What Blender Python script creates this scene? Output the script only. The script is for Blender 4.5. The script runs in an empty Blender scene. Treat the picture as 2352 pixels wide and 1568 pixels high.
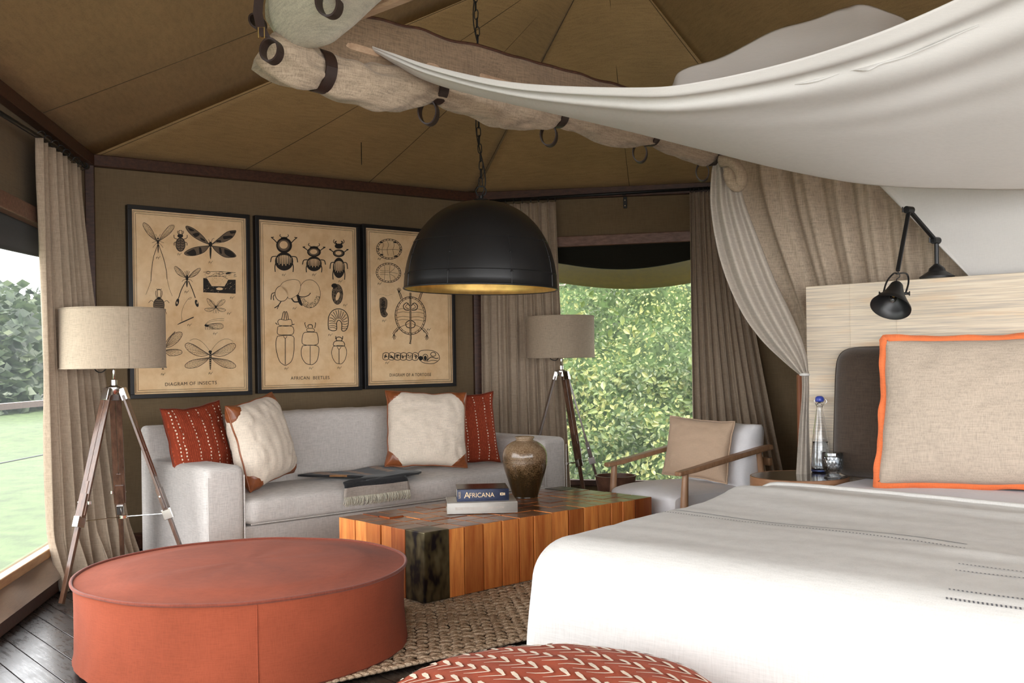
import bpy, bmesh, math, random
from mathutils import Vector, Matrix, noise
random.seed(7)
PI = math.pi
V = Vector
C = bpy.context.scene.collection
# ------------------------------------------------------------------ camera
F, CX, CY, ROLL, H = 2300.0, 1176.0, 830.0, 0.0153, 1.2
cam_data = bpy.data.cameras.new('camera')
cam = bpy.data.objects.new('camera', cam_data); C.objects.link(cam)
cam_data.sensor_width = 36.0
cam_data.lens = 36.0 * F / 2352.0
cam_data.shift_y = (CY - 784.0) / 2352.0
cam_data.clip_start = 0.05; cam_data.clip_end = 500
cam.matrix_world = Matrix.Translation((0, 0, H)) @ Matrix.Rotation(PI/2, 4, 'X') @ Matrix.Rotation(-ROLL, 4, 'Z')
bpy.context.scene.camera = cam
# ------------------------------------------------------------------ world, sun, exposure
w = bpy.data.worlds.new('sky'); bpy.context.scene.world = w; w.use_nodes = True
nt = w.node_tree; nt.nodes.clear()
bg = nt.nodes.new('ShaderNodeBackground'); wo = nt.nodes.new('ShaderNodeOutputWorld')
bg.inputs[0].default_value = (0.97, 0.985, 1.0, 1); bg.inputs[1].default_value = 3.0
nt.links.new(bg.outputs[0], wo.inputs[0])
sd = bpy.data.lights.new('sun', 'SUN'); sd.energy = 3.2; sd.angle = math.radians(2); sd.color = (1, .95, .84)
sun = bpy.data.objects.new('sun', sd); C.objects.link(sun)
sun.rotation_euler = (math.radians(32), 0, math.radians(10))
def portal(loc, rot, sx, sy):
    d = bpy.data.lights.new('portal', 'AREA'); d.shape = 'RECTANGLE'; d.size = sx; d.size_y = sy; d.cycles.is_portal = True
    o = bpy.data.objects.new('portal', d); C.objects.link(o); o.location = loc; o.rotation_euler = rot
vs = bpy.context.scene.view_settings
vs.view_transform = 'Standard'; vs.look = 'None'; vs.gamma = 1; vs.use_curve_mapping = False
vs.exposure = 1.6
bpy.context.scene.display_settings.display_device = 'sRGB'
bpy.context.scene.cycles.max_bounces = 14
bpy.context.scene.cycles.transmission_bounces = 14
bpy.context.scene.cycles.diffuse_bounces = 6
bpy.context.scene.cycles.transparent_max_bounces = 16
bpy.context.scene.cycles.sample_clamp_indirect = 8

# ------------------------------------------------------------------ pixel -> world helpers
def ray(px, py):
    u = (px - CX) / F; v = (CY - py) / F
    return V((u*math.cos(ROLL) + v*math.sin(ROLL), 1.0, -u*math.sin(ROLL) + v*math.cos(ROLL)))
def pt(px, py, Y):
    r = ray(px, py); return V((r.x*Y, Y, H + r.z*Y))
def on_z(px, py, z):
    r = ray(px, py); Y = (z - H) / r.z; return pt(px, py, Y)
def on_plane(px, py, P, N):
    r = ray(px, py); O = V((0, 0, H)); t = (P - O).dot(N) / r.dot(N); return O + r*t
def pix(p):
    x = p.x/p.y; z = (p.z-H)/p.y
    u = x*math.cos(ROLL) - z*math.sin(ROLL); v = x*math.sin(ROLL) + z*math.cos(ROLL)
    return CX + u*F, CY - v*F

# ------------------------------------------------------------------ materials
def new_mat(name):
    m = bpy.data.materials.new(name); m.use_nodes = True
    nt = m.node_tree; b = nt.nodes['Principled BSDF']
    return m, nt, b
def N_(nt, t, **k):
    n = nt.nodes.new(t)
    for a, v in k.items(): setattr(n, a, v)
    return n
def coords(nt, scale=(1, 1, 1), kind='Object', rot=(0, 0, 0)):
    tc = N_(nt, 'ShaderNodeTexCoord'); mp = N_(nt, 'ShaderNodeMapping')
    mp.inputs['Scale'].default_value = scale; mp.inputs['Rotation'].default_value = rot
    nt.links.new(tc.outputs[kind], mp.inputs[0]); return mp.outputs[0]
def noise_(nt, vec, scale, detail=4, rough=.6):
    n = N_(nt, 'ShaderNodeTexNoise'); n.inputs['Scale'].default_value = scale
    n.inputs['Detail'].default_value = detail; n.inputs['Roughness'].default_value = rough
    nt.links.new(vec, n.inputs['Vector']); return n.outputs['Fac']
def ramp(nt, fac, stops, interp='LINEAR'):
    r = N_(nt, 'ShaderNodeValToRGB'); r.color_ramp.interpolation = interp
    el = r.color_ramp.elements
    while len(el) < len(stops): el.new(0.5)
    for e, (p, c) in zip(el, stops):
        e.position = p; e.color = (c[0], c[1], c[2], 1) if len(c) == 3 else c
    nt.links.new(fac, r.inputs[0]); return r.outputs[0]
def mathn(nt, op, a, b=None, c=None, clamp=False):
    n = N_(nt, 'ShaderNodeMath', operation=op); n.use_clamp = clamp
    for i, x in enumerate((a, b, c)):
        if x is None: continue
        if isinstance(x, (int, float)): n.inputs[i].default_value = x
        else: nt.links.new(x, n.inputs[i])
    return n.outputs[0]
def mixc(nt, fac, a, b, mode='MIX'):
    n = N_(nt, 'ShaderNodeMix', data_type='RGBA', blend_type=mode)
    for key, x in ((0, fac), (6, a), (7, b)):
        s = n.inputs[key]
        if isinstance(x, (int, float)): s.default_value = x
        elif isinstance(x, tuple): s.default_value = (x[0], x[1], x[2], 1)
        else: nt.links.new(x, s)
    return n.outputs[2]
def bump(nt, b, h, strength=.3, dist=.002):
    n = N_(nt, 'ShaderNodeBump'); n.inputs['Strength'].default_value = strength; n.inputs['Distance'].default_value = dist
    nt.links.new(h, n.inputs['Height']); nt.links.new(n.outputs[0], b.inputs['Normal'])
def sc(c, k): return tuple(min(1, x*k) for x in c)
def fabric(name, col, var=.12, weave=260, slub=True, rough=.9, sheen=.15, big=.08, bs=.35, trans=0.0, seethru=0.0):
    m, nt, b = new_mat(name)
    a1 = noise_(nt, coords(nt, (weave, weave, weave*.07)), 1.0, 2)
    a2 = noise_(nt, coords(nt, (weave*.07, weave*.07, weave)), 1.0, 2)
    f = mathn(nt, 'ADD', mathn(nt, 'MULTIPLY', a1, .5), mathn(nt, 'MULTIPLY', a2, .5))
    c = ramp(nt, f, [(.36, sc(col, 1-var*2)), (.5, col), (.64, sc(col, 1+var*1.4))])
    bigf = noise_(nt, coords(nt), 2.2, 3)
    c = mixc(nt, 1.0, c, ramp(nt, bigf, [(.3, (1-big,)*3), (.7, (1, 1, 1))]), 'MULTIPLY')
    nt.links.new(c, b.inputs['Base Color'])
    b.inputs['Roughness'].default_value = rough
    b.inputs['Sheen Weight'].default_value = sheen
    b.inputs['Specular IOR Level'].default_value = .15
    bump(nt, b, f, bs, .0015)
    if trans or seethru:
        out = nt.nodes['Material Output']; sh = b.outputs[0]
        if trans:
            t = N_(nt, 'ShaderNodeBsdfTranslucent'); nt.links.new(c, t.inputs[0])
            mx = N_(nt, 'ShaderNodeMixShader'); mx.inputs[0].default_value = trans
            nt.links.new(sh, mx.inputs[1]); nt.links.new(t.outputs[0], mx.inputs[2]); sh = mx.outputs[0]
        if seethru:
            t = N_(nt, 'ShaderNodeBsdfTransparent')
            mx = N_(nt, 'ShaderNodeMixShader'); mx.inputs[0].default_value = seethru
            nt.links.new(sh, mx.inputs[1]); nt.links.new(t.outputs[0], mx.inputs[2]); sh = mx.outputs[0]
        nt.links.new(sh, out.inputs[0])
    return m
def plain(name, col, rough=.5, metal=0, var=.1, scale=8, bs=0, spec=.5, rvar=0, bscale=None):
    m, nt, b = new_mat(name)
    n = noise_(nt, coords(nt), scale, 4)
    nt.links.new(ramp(nt, n, [(.3, sc(col, 1-var)), (.7, sc(col, 1+var))]), b.inputs['Base Color'])
    b.inputs['Roughness'].default_value = rough; b.inputs['Metallic'].default_value = metal
    b.inputs['Specular IOR Level'].default_value = spec
    if rvar: nt.links.new(ramp(nt, n, [(.35, (rough-rvar,)*3), (.65, (rough+rvar,)*3)]), b.inputs['Roughness'])
    if bs: bump(nt, b, noise_(nt, coords(nt), bscale or scale*4, 5), bs, .003)
    return m
def wood(name, c1, c2, scale=(3, 40, 40), rough=.4, rand=0.0, bs=.1, coat=0, rot=(0, 0, 0), knots=False):
    m, nt, b = new_mat(name)
    tc = coords(nt, scale, rot=rot)
    if rand:
        oi = N_(nt, 'ShaderNodeObjectInfo'); va = N_(nt, 'ShaderNodeVectorMath', operation='ADD')
        cmb = N_(nt, 'ShaderNodeCombineXYZ'); q = mathn(nt, 'MULTIPLY', oi.outputs['Random'], 97.0)
        nt.links.new(q, cmb.inputs[0]); nt.links.new(q, cmb.inputs[1]); nt.links.new(q, cmb.inputs[2])
        nt.links.new(tc, va.inputs[0]); nt.links.new(cmb.outputs[0], va.inputs[1]); tc = va.outputs[0]
    n = noise_(nt, tc, 1.0, 6, .65)
    c = ramp(nt, n, [(.28, c1), (.5, tuple((a+b_)/2 for a, b_ in zip(c1, c2))), (.72, c2)])
    if rand:
        hv = ramp(nt, oi.outputs['Random'], [(0, (1-rand, 1-rand*1.25, 1-rand*1.3)), (.5, (1, .97, .95)), (1, (1+rand*.6, 1+rand*.7, 1+rand*.8))])
        c = mixc(nt, 1.0, c, hv, 'MULTIPLY')
    nt.links.new(c, b.inputs['Base Color']); b.inputs['Roughness'].default_value = rough
    b.inputs['Coat Weight'].default_value = coat; b.inputs['Coat Roughness'].default_value = .15
    bump(nt, b, n, bs, .002); return m

M = {}
M['canvas'] = fabric('canvas', (.19, .135, .078), var=.06, weave=180, rough=.85, big=.12, sheen=.05)
M['canvas_roof'] = fabric('canvas_roof', (.375, .245, .112), var=.08, weave=140, rough=.8, big=.15, sheen=.05)
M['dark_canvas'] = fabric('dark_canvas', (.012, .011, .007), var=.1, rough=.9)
M['yellow_canvas'] = plain('yellow_canvas', (.20, .125, .004), .95, 0, .1, 20, spec=.05)
M['skirt'] = fabric('skirt', (.22, .14, .08), var=.05, rough=.7)
M['dark_wood'] = wood('dark_wood', (.03, .012, .008), (.09, .035, .02), (4, 60, 60), .45)
M['red_wood'] = wood('red_wood', (.16, .045, .018), (.30, .10, .04), (30, 30, 4), .5)
M['sill_wood'] = wood('sill_wood', (.35, .17, .07), (.55, .32, .14), (30, 4, 40), .4)
M['header_wood'] = wood('header_wood', (.10, .045, .03), (.24, .13, .09), (5, 60, 60), .45)
M['iron'] = plain('iron', (.012, .012, .013), .45, .3, .2, 30)
M['black_metal'] = plain('black_metal', (.016, .016, .017), .36, .2, .15, 3, .1, rvar=.04)
M['curtain'] = fabric('curtain', (.44, .345, .255), var=.1, weave=300, trans=.12)
M['linen'] = fabric('linen', (.40, .31, .225), var=.16, weave=260, trans=.1)
M['backdrop'] = fabric('backdrop_linen', (.52, .42, .32), var=.14, weave=240, trans=.2)
M['linen_dark'] = fabric('linen_dark', (.25, .175, .115), var=.16, weave=260, trans=.05)
M['linen_cream'] = fabric('linen_cream', (.56, .52, .42), var=.12, weave=260, trans=.08)
M['voile'] = fabric('voile', (.56, .50, .43), var=.08, weave=320, trans=.35)
M['white_cloth'] = fabric('white_cloth', (.72, .70, .675), var=.02, weave=500, bs=.1, trans=.18, big=.03)
M['cloth_grey'] = fabric('cloth_grey', (.66, .65, .63), var=.02, weave=500, bs=.1, trans=.1, big=.03)
M['sofa'] = fabric('sofa', (.57, .53, .50), var=.10, weave=320, big=.05)
M['blanket'] = fabric('blanket_base', (.62, .605, .58), var=.04, weave=260, big=.03, sheen=.1)
M['sheet'] = fabric('sheet', (.72, .70, .76), var=.02, weave=600, bs=.1, big=.03)
M['white_cotton'] = fabric('white_cotton', (.88, .87, .89), var=.02, weave=500, bs=.15, big=.04)
M['beige'] = fabric('beige', (.74, .64, .53), var=.09, weave=340)
M['pillow_beige'] = fabric('pillow_beige', (.49, .405, .325), var=.10, weave=300, bs=.5)
M['peach'] = fabric('peach', (.62, .45, .32), var=.04, weave=500, bs=.15)
M['orange'] = fabric('orange', (.80, .20, .07), var=.06, weave=400)
M['brown_cushion'] = fabric('brown_cushion', (.065, .045, .032), var=.12, weave=220, big=.15, sheen=.4)
M['terracotta'] = fabric('terracotta', (.315, .072, .034), var=.06, weave=380, big=.28, sheen=.04, bs=.5)
M['terracotta_dark'] = fabric('terracotta_dark', (.20, .05, .03), var=.10, weave=170)
M['ottoman'] = fabric('ottoman_cloth', (.44, .085, .035), var=.07, weave=300, big=.22, sheen=.03)
M['thread'] = fabric('thread', (.80, .66, .50), var=.08, weave=400, bs=.6)
M['dark_thread'] = fabric('dark_thread', (.10, .10, .11), var=.2, weave=400)
M['leather'] = plain('leather', (.25, .075, .025), .32, 0, .3, 25, .2)
M['strap'] = plain('strap', (.022, .010, .007), .5, 0, .25, 40, .2)
M['brass'] = plain('brass', (.55, .38, .14), .35, 1, .1)
M['gold'] = plain('gold', (.90, .55, .17), .42, .8, .25, 10, .15)
M['chrome'] = plain('chrome', (.75, .74, .72), .15, 1, .05)
M['shade'] = fabric('lamp_shade_cloth', (.54, .44, .33), var=.10, weave=420, trans=.3)
M['lamp_wood'] = wood('lamp_wood', (.045, .022, .014), (.15, .075, .045), (40, 40, 5), .25, coat=.4)
M['paper_edge'] = plain('paper_edge', (.75, .68, .55), .8)
M['frame_black'] = plain('frame_black', (.012, .011, .012), .4, 0, .2)
M['ink'] = plain('ink', (.018, .013, .01), .8, 0, .2)
M['ink_grey'] = plain('ink_grey', (.16, .11, .07), .8, 0, .2)
M['chair_wood'] = wood('chair_wood', (.26, .13, .07), (.46, .27, .15), (30, 30, 6), .4)
M['pale_pole'] = wood('pale_pole', (.35, .22, .14), (.52, .37, .25), (6, 60, 60), .5)
M['block_iron'] = None
M['bulb'] = plain('bulb', (.9, .55, .15), .2)
M['basket'] = wood('basket', (.06, .025, .015), (.16, .07, .04), (20, 20, 20), .5)
# posters' paper
m, nt, b = new_mat('poster_paper')
n1 = noise_(nt, coords(nt), 2.6, 4); n2 = noise_(nt, coords(nt), 14, 5)
c = ramp(nt, n1, [(.3, (.76, .46, .22)), (.5, (.86, .60, .34)), (.7, (.90, .67, .43))])
c = mixc(nt, .35, c, ramp(nt, n2, [(.35, (.60, .37, .18)), (.6, (.82, .60, .37))]))
nt.links.new(c, b.inputs['Base Color']); b.inputs['Roughness'].default_value = .75
M['paper'] = m
# mottled metal cladding on the table corners
m, nt, b = new_mat('mottled_metal')
n1 = noise_(nt, coords(nt, (1, 1, .55)), 17, 2, .5)
c = ramp(nt, n1, [(.40, (.012, .008, .010)), (.50, (.075, .058, .028)), (.7, (.16, .13, .07))])
nt.links.new(c, b.inputs['Base Color']); b.inputs['Metallic'].default_value = .6; b.inputs['Roughness'].default_value = .33
M['block_iron'] = m
# table blocks : long vertical grain on the sides
M['block'] = wood('block_wood', (.40, .080, .016), (.74, .30, .075), (30, 30, 2.6), .36, rand=.6, bs=.35, coat=.15)
M['block_top'] = wood('block_top_wood', (.12, .045, .018), (.30, .13, .055), (22, 22, 22), .30, rand=.45, bs=.8, coat=.3)
M['lit_groove'] = plain('lit_groove_wood', (.50, .17, .05), .6)  # orange carries the lit look of the table-top grooves
# floor
m, nt, b = new_mat('black_floorboards')
tc = coords(nt, (70, 4, 70))
n1 = noise_(nt, tc, 1.0, 6, .7); n2 = noise_(nt, coords(nt), 5, 5)
nt.links.new(ramp(nt, n1, [(.35, (.008, .006, .006)), (.65, (.028, .022, .02))]), b.inputs['Base Color'])
f = mathn(nt, 'ADD', mathn(nt, 'MULTIPLY', n1, .6), mathn(nt, 'MULTIPLY', n2, .4))
nt.links.new(ramp(nt, f, [(.36, (.20,)*3), (.64, (.40,)*3)]), b.inputs['Roughness'])
bump(nt, b, n1, .25, .0015); M['floor'] = m
# jute
m, nt, b = new_mat('jute')
n1 = noise_(nt, coords(nt), 30, 4); n2 = noise_(nt, coords(nt), 260, 2)
c = mixc(nt, .5, ramp(nt, n1, [(.3, (.28, .16, .085)), (.5, (.50, .34, .21)), (.7, (.70, .55, .39))]), ramp(nt, n2, [(.40, (.12, .06, .03)), (.6, (.78, .62, .45))]))
nt.links.new(c, b.inputs['Base Color']); b.inputs['Roughness'].default_value = .8; bump(nt, b, n2, .6, .002); M['jute'] = m
M['jute_back'] = plain('jute_back', (.07, .04, .02), .9)
# headboard raffia: fine horizontal strips along the board
m, nt, b = new_mat('raffia')
tc = coords(nt, (3.2, 3.2, 150)); n1 = noise_(nt, tc, 1.0, 3, .6)
n2 = noise_(nt, coords(nt, (1.2, 1.2, 9)), 1.5, 4)
c = ramp(nt, n1, [(.32, (.50, .44, .37)), (.45, (.64, .55, .44)), (.55, (.72, .61, .47)), (.66, (.80, .71, .57))])
c = mixc(nt, ramp(nt, n2, [(.55, (0, 0, 0)), (.75, (.55,)*3)]), c, (.80, .50, .24))
nt.links.new(c, b.inputs['Base Color']); b.inputs['Roughness'].default_value = .6; bump(nt, b, n1, .6, .003); M['raffia'] = m
# stoneware vase
m, nt, b = new_mat('stoneware')
tco = N_(nt, 'ShaderNodeTexCoord'); sx = N_(nt, 'ShaderNodeSeparateXYZ'); nt.links.new(tco.outputs['Object'], sx.inputs[0])
n1 = noise_(nt, coords(nt), 9, 5); n2 = noise_(nt, coords(nt), 160, 3)
hgt = mathn(nt, 'MULTIPLY', sx.outputs[2], 2.7)
q = mathn(nt, 'ADD', mathn(nt, 'ADD', mathn(nt, 'MULTIPLY', n1, .55), mathn(nt, 'MULTIPLY', n2, .85)), mathn(nt, 'SUBTRACT', mathn(nt, 'MULTIPLY', hgt, .75), .50))
c = ramp(nt, q, [(.44, (.030, .017, .006)), (.58, (.085, .048, .02)), (.78, (.22, .14, .08)), (1.0, (.33, .24, .155))])
nt.links.new(c, b.inputs['Base Color']); b.inputs['Roughness'].default_value = .22; b.inputs['Coat Weight'].default_value = .4
bump(nt, b, n2, .3, .002); M['stoneware'] = m
# glass
def glassm(name, col, rough=0.0, tr=.5):
    m, nt, b = new_mat(name)
    b.inputs['Base Color'].default_value = (*col, 1); b.inputs['Transmission Weight'].default_value = 1
    b.inputs['Roughness'].default_value = rough; b.inputs['IOR'].default_value = 1.45
    return m
M['glass'] = glassm('clear_glass', (.97, .98, 1.0)); M['crystal'] = glassm('crystal', (1, 1, 1)); M['crystal'].node_tree.nodes['Principled BSDF'].inputs['IOR'].default_value = 1.3; M['blue_glass'] = glassm('blue_glass', (.20, .32, .75))
m, nt, b = new_mat('crystal')
lw = N_(nt, 'ShaderNodeLayerWeight'); lw.inputs[0].default_value = .35
t_ = N_(nt, 'ShaderNodeBsdfTransparent'); t_.inputs[0].default_value = (.93, .95, .97, 1); g_ = N_(nt, 'ShaderNodeBsdfGlossy'); g_.inputs['Roughness'].default_value = .03
mx_ = N_(nt, 'ShaderNodeMixShader'); nt.links.new(mathn(nt, 'ADD', .12, mathn(nt, 'MULTIPLY', lw.outputs['Fresnel'], .8), clamp=True), mx_.inputs[0])
nt.links.new(t_.outputs[0], mx_.inputs[1]); nt.links.new(g_.outputs[0], mx_.inputs[2]); nt.links.new(mx_.outputs[0], nt.nodes['Material Output'].inputs[0]); M['crystal'] = m
M['water'] = glassm('water', (.80, .88, .96))
M['blue_cap'] = plain('blue_cap', (.05, .08, .42), .3)
# insect screen
def screen(name, col, fac):
    m, nt, b = new_mat(name)
    d = N_(nt, 'ShaderNodeBsdfTranslucent'); d.inputs[0].default_value = (*col, 1)
    d2 = N_(nt, 'ShaderNodeBsdfDiffuse'); d2.inputs[0].default_value = (*col, 1)
    t = N_(nt, 'ShaderNodeBsdfTransparent')
    m1 = N_(nt, 'ShaderNodeMixShader'); m1.inputs[0].default_value = .6
    nt.links.new(d2.outputs[0], m1.inputs[1]); nt.links.new(d.outputs[0], m1.inputs[2])
    w1 = noise_(nt, coords(nt, (500, 500, 12)), 1, 2); w2 = noise_(nt, coords(nt, (14, 14, 500)), 1, 2)
    ff = mathn(nt, 'ADD', fac-.25, mathn(nt, 'MULTIPLY', mathn(nt, 'ADD', w1, w2), .25), clamp=True)
    m2 = N_(nt, 'ShaderNodeMixShader'); nt.links.new(ff, m2.inputs[0])
    nt.links.new(t.outputs[0], m2.inputs[1]); nt.links.new(m1.outputs[0], m2.inputs[2])
    nt.links.new(m2.outputs[0], nt.nodes['Material Output'].inputs[0]); return m
M['mesh_left'] = screen('mesh_left', (.11, .12, .125), .27)
M['mesh_back'] = screen('mesh_back', (.11, .12, .12), .20)
# outside
def leafm(name, c1, c2, c3):
    m, nt, b = new_mat(name)
    oi = N_(nt, 'ShaderNodeObjectInfo'); g = N_(nt, 'ShaderNodeNewGeometry')
    r = mathn(nt, 'FRACT', mathn(nt, 'ADD', g.outputs['Random Per Island'], oi.outputs['Random']))
    c = ramp(nt, r, [(0, c1), (.6, c2), (1, c3)])
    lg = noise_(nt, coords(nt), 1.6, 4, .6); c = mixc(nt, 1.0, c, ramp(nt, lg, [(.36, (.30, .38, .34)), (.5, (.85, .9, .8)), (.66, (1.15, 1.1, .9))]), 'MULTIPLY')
    nt.links.new(c, b.inputs['Base Color']); b.inputs['Roughness'].default_value = .45
    t = N_(nt, 'ShaderNodeBsdfTranslucent'); nt.links.new(c, t.inputs[0])
    mx = N_(nt, 'ShaderNodeMixShader'); mx.inputs[0].default_value = .35
    nt.links.new(b.outputs[0], mx.inputs[1]); nt.links.new(t.outputs[0], mx.inputs[2])
    nt.links.new(mx.outputs[0], nt.nodes['Material Output'].inputs[0]); return m
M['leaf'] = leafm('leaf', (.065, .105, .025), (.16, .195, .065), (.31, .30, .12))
M['leaf_far'] = leafm('leaf_far', (.04, .055, .035), (.06, .08, .045), (.08, .10, .055))
M['bark'] = plain('bark', (.30, .24, .19), .9)
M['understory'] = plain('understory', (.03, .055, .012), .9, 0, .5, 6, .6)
M['grass'] = plain('grass', (.040, .062, .018), .9, 0, .35, 3)
M['hill'] = plain('hill', (.055, .065, .05), .9, 0, .3, .2)
M['bounce_deck'] = plain('bounce_deck', (.30, .24, .19), .7)  # pale boards of the added light-bouncing platform

# ------------------------------------------------------------------ mesh helpers
class MB:
    def __init__(s): s.v = []; s.f = []; s.uv = None
    def add(s, vs_, fs):
        o = len(s.v); s.v += [V(p) for p in vs_]; s.f += [tuple(i+o for i in f) for f in fs]; return s
    def box(s, c, size, R=None, taper=1.0):
        x, y, z = (q/2 for q in size); vv = []
        for dz in (-1, 1):
            k = taper if dz > 0 else 1
            for dx, dy in ((-1, -1), (1, -1), (1, 1), (-1, 1)):
                p = V((dx*x*k, dy*y*k, dz*z))
                if R is not None: p = R @ p
                vv.append(V(c) + p)
        return s.add(vv, [(3, 2, 1, 0), (4, 5, 6, 7), (0, 1, 5, 4), (1, 2, 6, 5), (2, 3, 7, 6), (3, 0, 4, 7)])
    def bar(s, p, q, wx, wy, up=V((0, 0, 1)), w2=None):
        p, q = V(p), V(q); d = (q-p).normalized(); a = d.cross(up)
        if a.length < 1e-4: a = d.cross(V((1, 0, 0)))
        a.normalize(); b_ = a.cross(d).normalized(); w2 = w2 or (wx, wy); vv = []
        for P, (m, n) in ((p, (wx, wy)), (q, w2)):
            for i, j in ((-1, -1), (1, -1), (1, 1), (-1, 1)): vv.append(P + a*i*m/2 + b_*j*n/2)
        return s.add(vv, [(0, 1, 2, 3), (7, 6, 5, 4), (0, 4, 5, 1), (1, 5, 6, 2), (2, 6, 7, 3), (3, 7, 4, 0)])
    def tube(s, pts, r, seg=10, cap=True, closed=False, fn=None):
        pts = [V(p) for p in pts]; n = len(pts); rr = r if isinstance(r, (list, tuple)) else [r]*n
        vv = []; up = None
        for i, p in enumerate(pts):
            if closed: d = pts[(i+1) % n] - pts[i-1]
            else: d = pts[min(i+1, n-1)] - pts[max(i-1, 0)]
            d.normalize()
            if up is None:
                up = V((0, 0, 1)) if abs(d.z) < .9 else V((1, 0, 0))
            a = d.cross(up)
            if a.length < 1e-5: a = d.cross(V((0, 1, 0.1)))
            a.normalize(); b_ = a.cross(d).normalized(); up = b_
            for k in range(seg):
                t = 2*PI*k/seg; q = rr[i]*(fn(i/(n-1 or 1), t) if fn else 1)
                vv.append(p + a*math.cos(t)*q + b_*math.sin(t)*q)
        fs = []
        for i in range(n if closed else n-1):
            j = (i+1) % n
            for k in range(seg):
                l = (k+1) % seg; fs.append((i*seg+k, i*seg+l, j*seg+l, j*seg+k))
        if cap and not closed:
            fs.append(tuple(range(seg))[::-1]); fs.append(tuple((n-1)*seg+k for k in range(seg)))
        return s.add(vv, fs)
    def lathe(s, c, prof, seg=32, R=None, sx=1, sy=1):
        c = V(c); vv = []; fs = []; m = len(prof)
        for r, z in prof:
            for k in range(seg):
                t = 2*PI*k/seg; p = V((r*math.cos(t)*sx, r*math.sin(t)*sy, z))
                if R is not None: p = R @ p
                vv.append(c + p)
        for i in range(m-1):
            for k in range(seg):
                l = (k+1) % seg; fs.append((i*seg+k, i*seg+l, (i+1)*seg+l, (i+1)*seg+k))
        return s.add(vv, fs)
    def grid(s, fn, nu, nv, closeu=False):
        vv = []; fs = []
        for j in range(nv+1):
            for i in range(nu + (0 if closeu else 1)): vv.append(fn(i/nu, j/nv))
        W = nu if closeu else nu+1
        for j in range(nv):
            for i in range(nu):
                i2 = (i+1) % W if closeu else i+1
                fs.append((j*W+i, j*W+i2, (j+1)*W+i2, (j+1)*W+i))
        return s.add(vv, fs)
    def build(s, name, mat, parent=None, smooth=False, kind=None, bevel=0, sub=0, solid=0, auto=False, origin=None, mats=None, fmat=None):
        me = bpy.data.meshes.new(name)
        root = V((0, 0, 0))
        q = parent
        if q is not None: root = wloc(q)
        elif origin is not None: root = V(origin)
        if parent is not None and origin is not None: root = V(origin)
        me.from_pydata([p-root for p in s.v], [], s.f); me.update()
        o = bpy.data.objects.new(name, me); C.objects.link(o)
        me.materials.append(mat)
        for mm in (mats or []): me.materials.append(mm)
        if fmat:
            for i, p in enumerate(me.polygons): p.material_index = fmat(i)
        if parent is not None:
            o.parent = parent; o.location = root - wloc(parent)
        else: o.location = root
        LOC[o.name] = root
        if smooth:
            for p in me.polygons: p.use_smooth = True
            if auto:
                bm = bmesh.new(); bm.from_mesh(me)
                for e in bm.edges:
                    if len(e.link_faces) == 2 and e.calc_face_angle(0) > .7: e.smooth = False
                bm.to_mesh(me); bm.free()
        if bevel:
            md = o.modifiers.new('bevel', 'BEVEL'); md.width = bevel; md.segments = 2 if bevel < .02 else 4; md.limit_method = 'ANGLE'
            md.harden_normals = False
            if not smooth:
                for p in me.polygons: p.use_smooth = bevel >= .02
        if solid:
            md = o.modifiers.new('solid', 'SOLIDIFY'); md.thickness = solid; md.offset = 0
        if sub:
            md = o.modifiers.new('sub', 'SUBSURF'); md.levels = sub; md.render_levels = sub
        if kind: o['kind'] = kind
        return o
LOC = {}
def wloc(o): return LOC.get(o.name, V((0, 0, 0)))
def thing(name, label, cat, loc=(0, 0, 0), group=None):
    o = bpy.data.objects.new(name, None); C.objects.link(o); o.location = loc; LOC[o.name] = V(loc)
    o.empty_display_size = .1
    return tag(o, label, cat, group)
def tag(o, label, cat, group=None, kind=None):
    o['label'] = label; o['category'] = cat
    if group: o['group'] = group
    if kind: o['kind'] = kind
    return o
def cr(pts, n):
    """catmull-rom through points, n samples per span"""
    P = [V(p) for p in pts]; P = [P[0]*2-P[1]] + P + [P[-1]*2-P[-2]]; out = []
    for i in range(1, len(P)-2):
        for k in range(n):
            t = k/n; a, b, c, d = P[i-1:i+3]
            out.append(.5*((2*b)+(c-a)*t+(2*a-5*b+4*c-d)*t*t+(3*b-a-3*c+d)*t**3))
    out.append(P[-2].copy()); return out
def interp(tab, x):
    if x <= tab[0][0]: return tab[0][1]
    for (a, p), (b, q) in zip(tab, tab[1:]):
        if x <= b: return p + (q-p)*(x-a)/(b-a)
    return tab[-1][1]
def nz(*p): return noise.noise(V(p))
def ribbon(mb, pts, wv, th):
    """flat strap: pts centreline, wv width vector, thickness th"""
    pts = [V(p) for p in pts]; wv = V(wv); vv = []; n = len(pts)
    for i, p in enumerate(pts):
        d = (pts[min(i+1, n-1)]-pts[max(i-1, 0)]).normalized(); nn = d.cross(wv).normalized()*th/2
        vv += [p-wv/2-nn, p+wv/2-nn, p+wv/2+nn, p-wv/2+nn]
    fs = [(0, 1, 2, 3), tuple(range(4*n-1, 4*n-5, -1))]
    for i in range(n-1):
        for k in range(4):
            l = (k+1) % 4; fs.append((i*4+k, (i+1)*4+k, (i+1)*4+l, i*4+l))
    mb.add(vv, fs)
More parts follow.
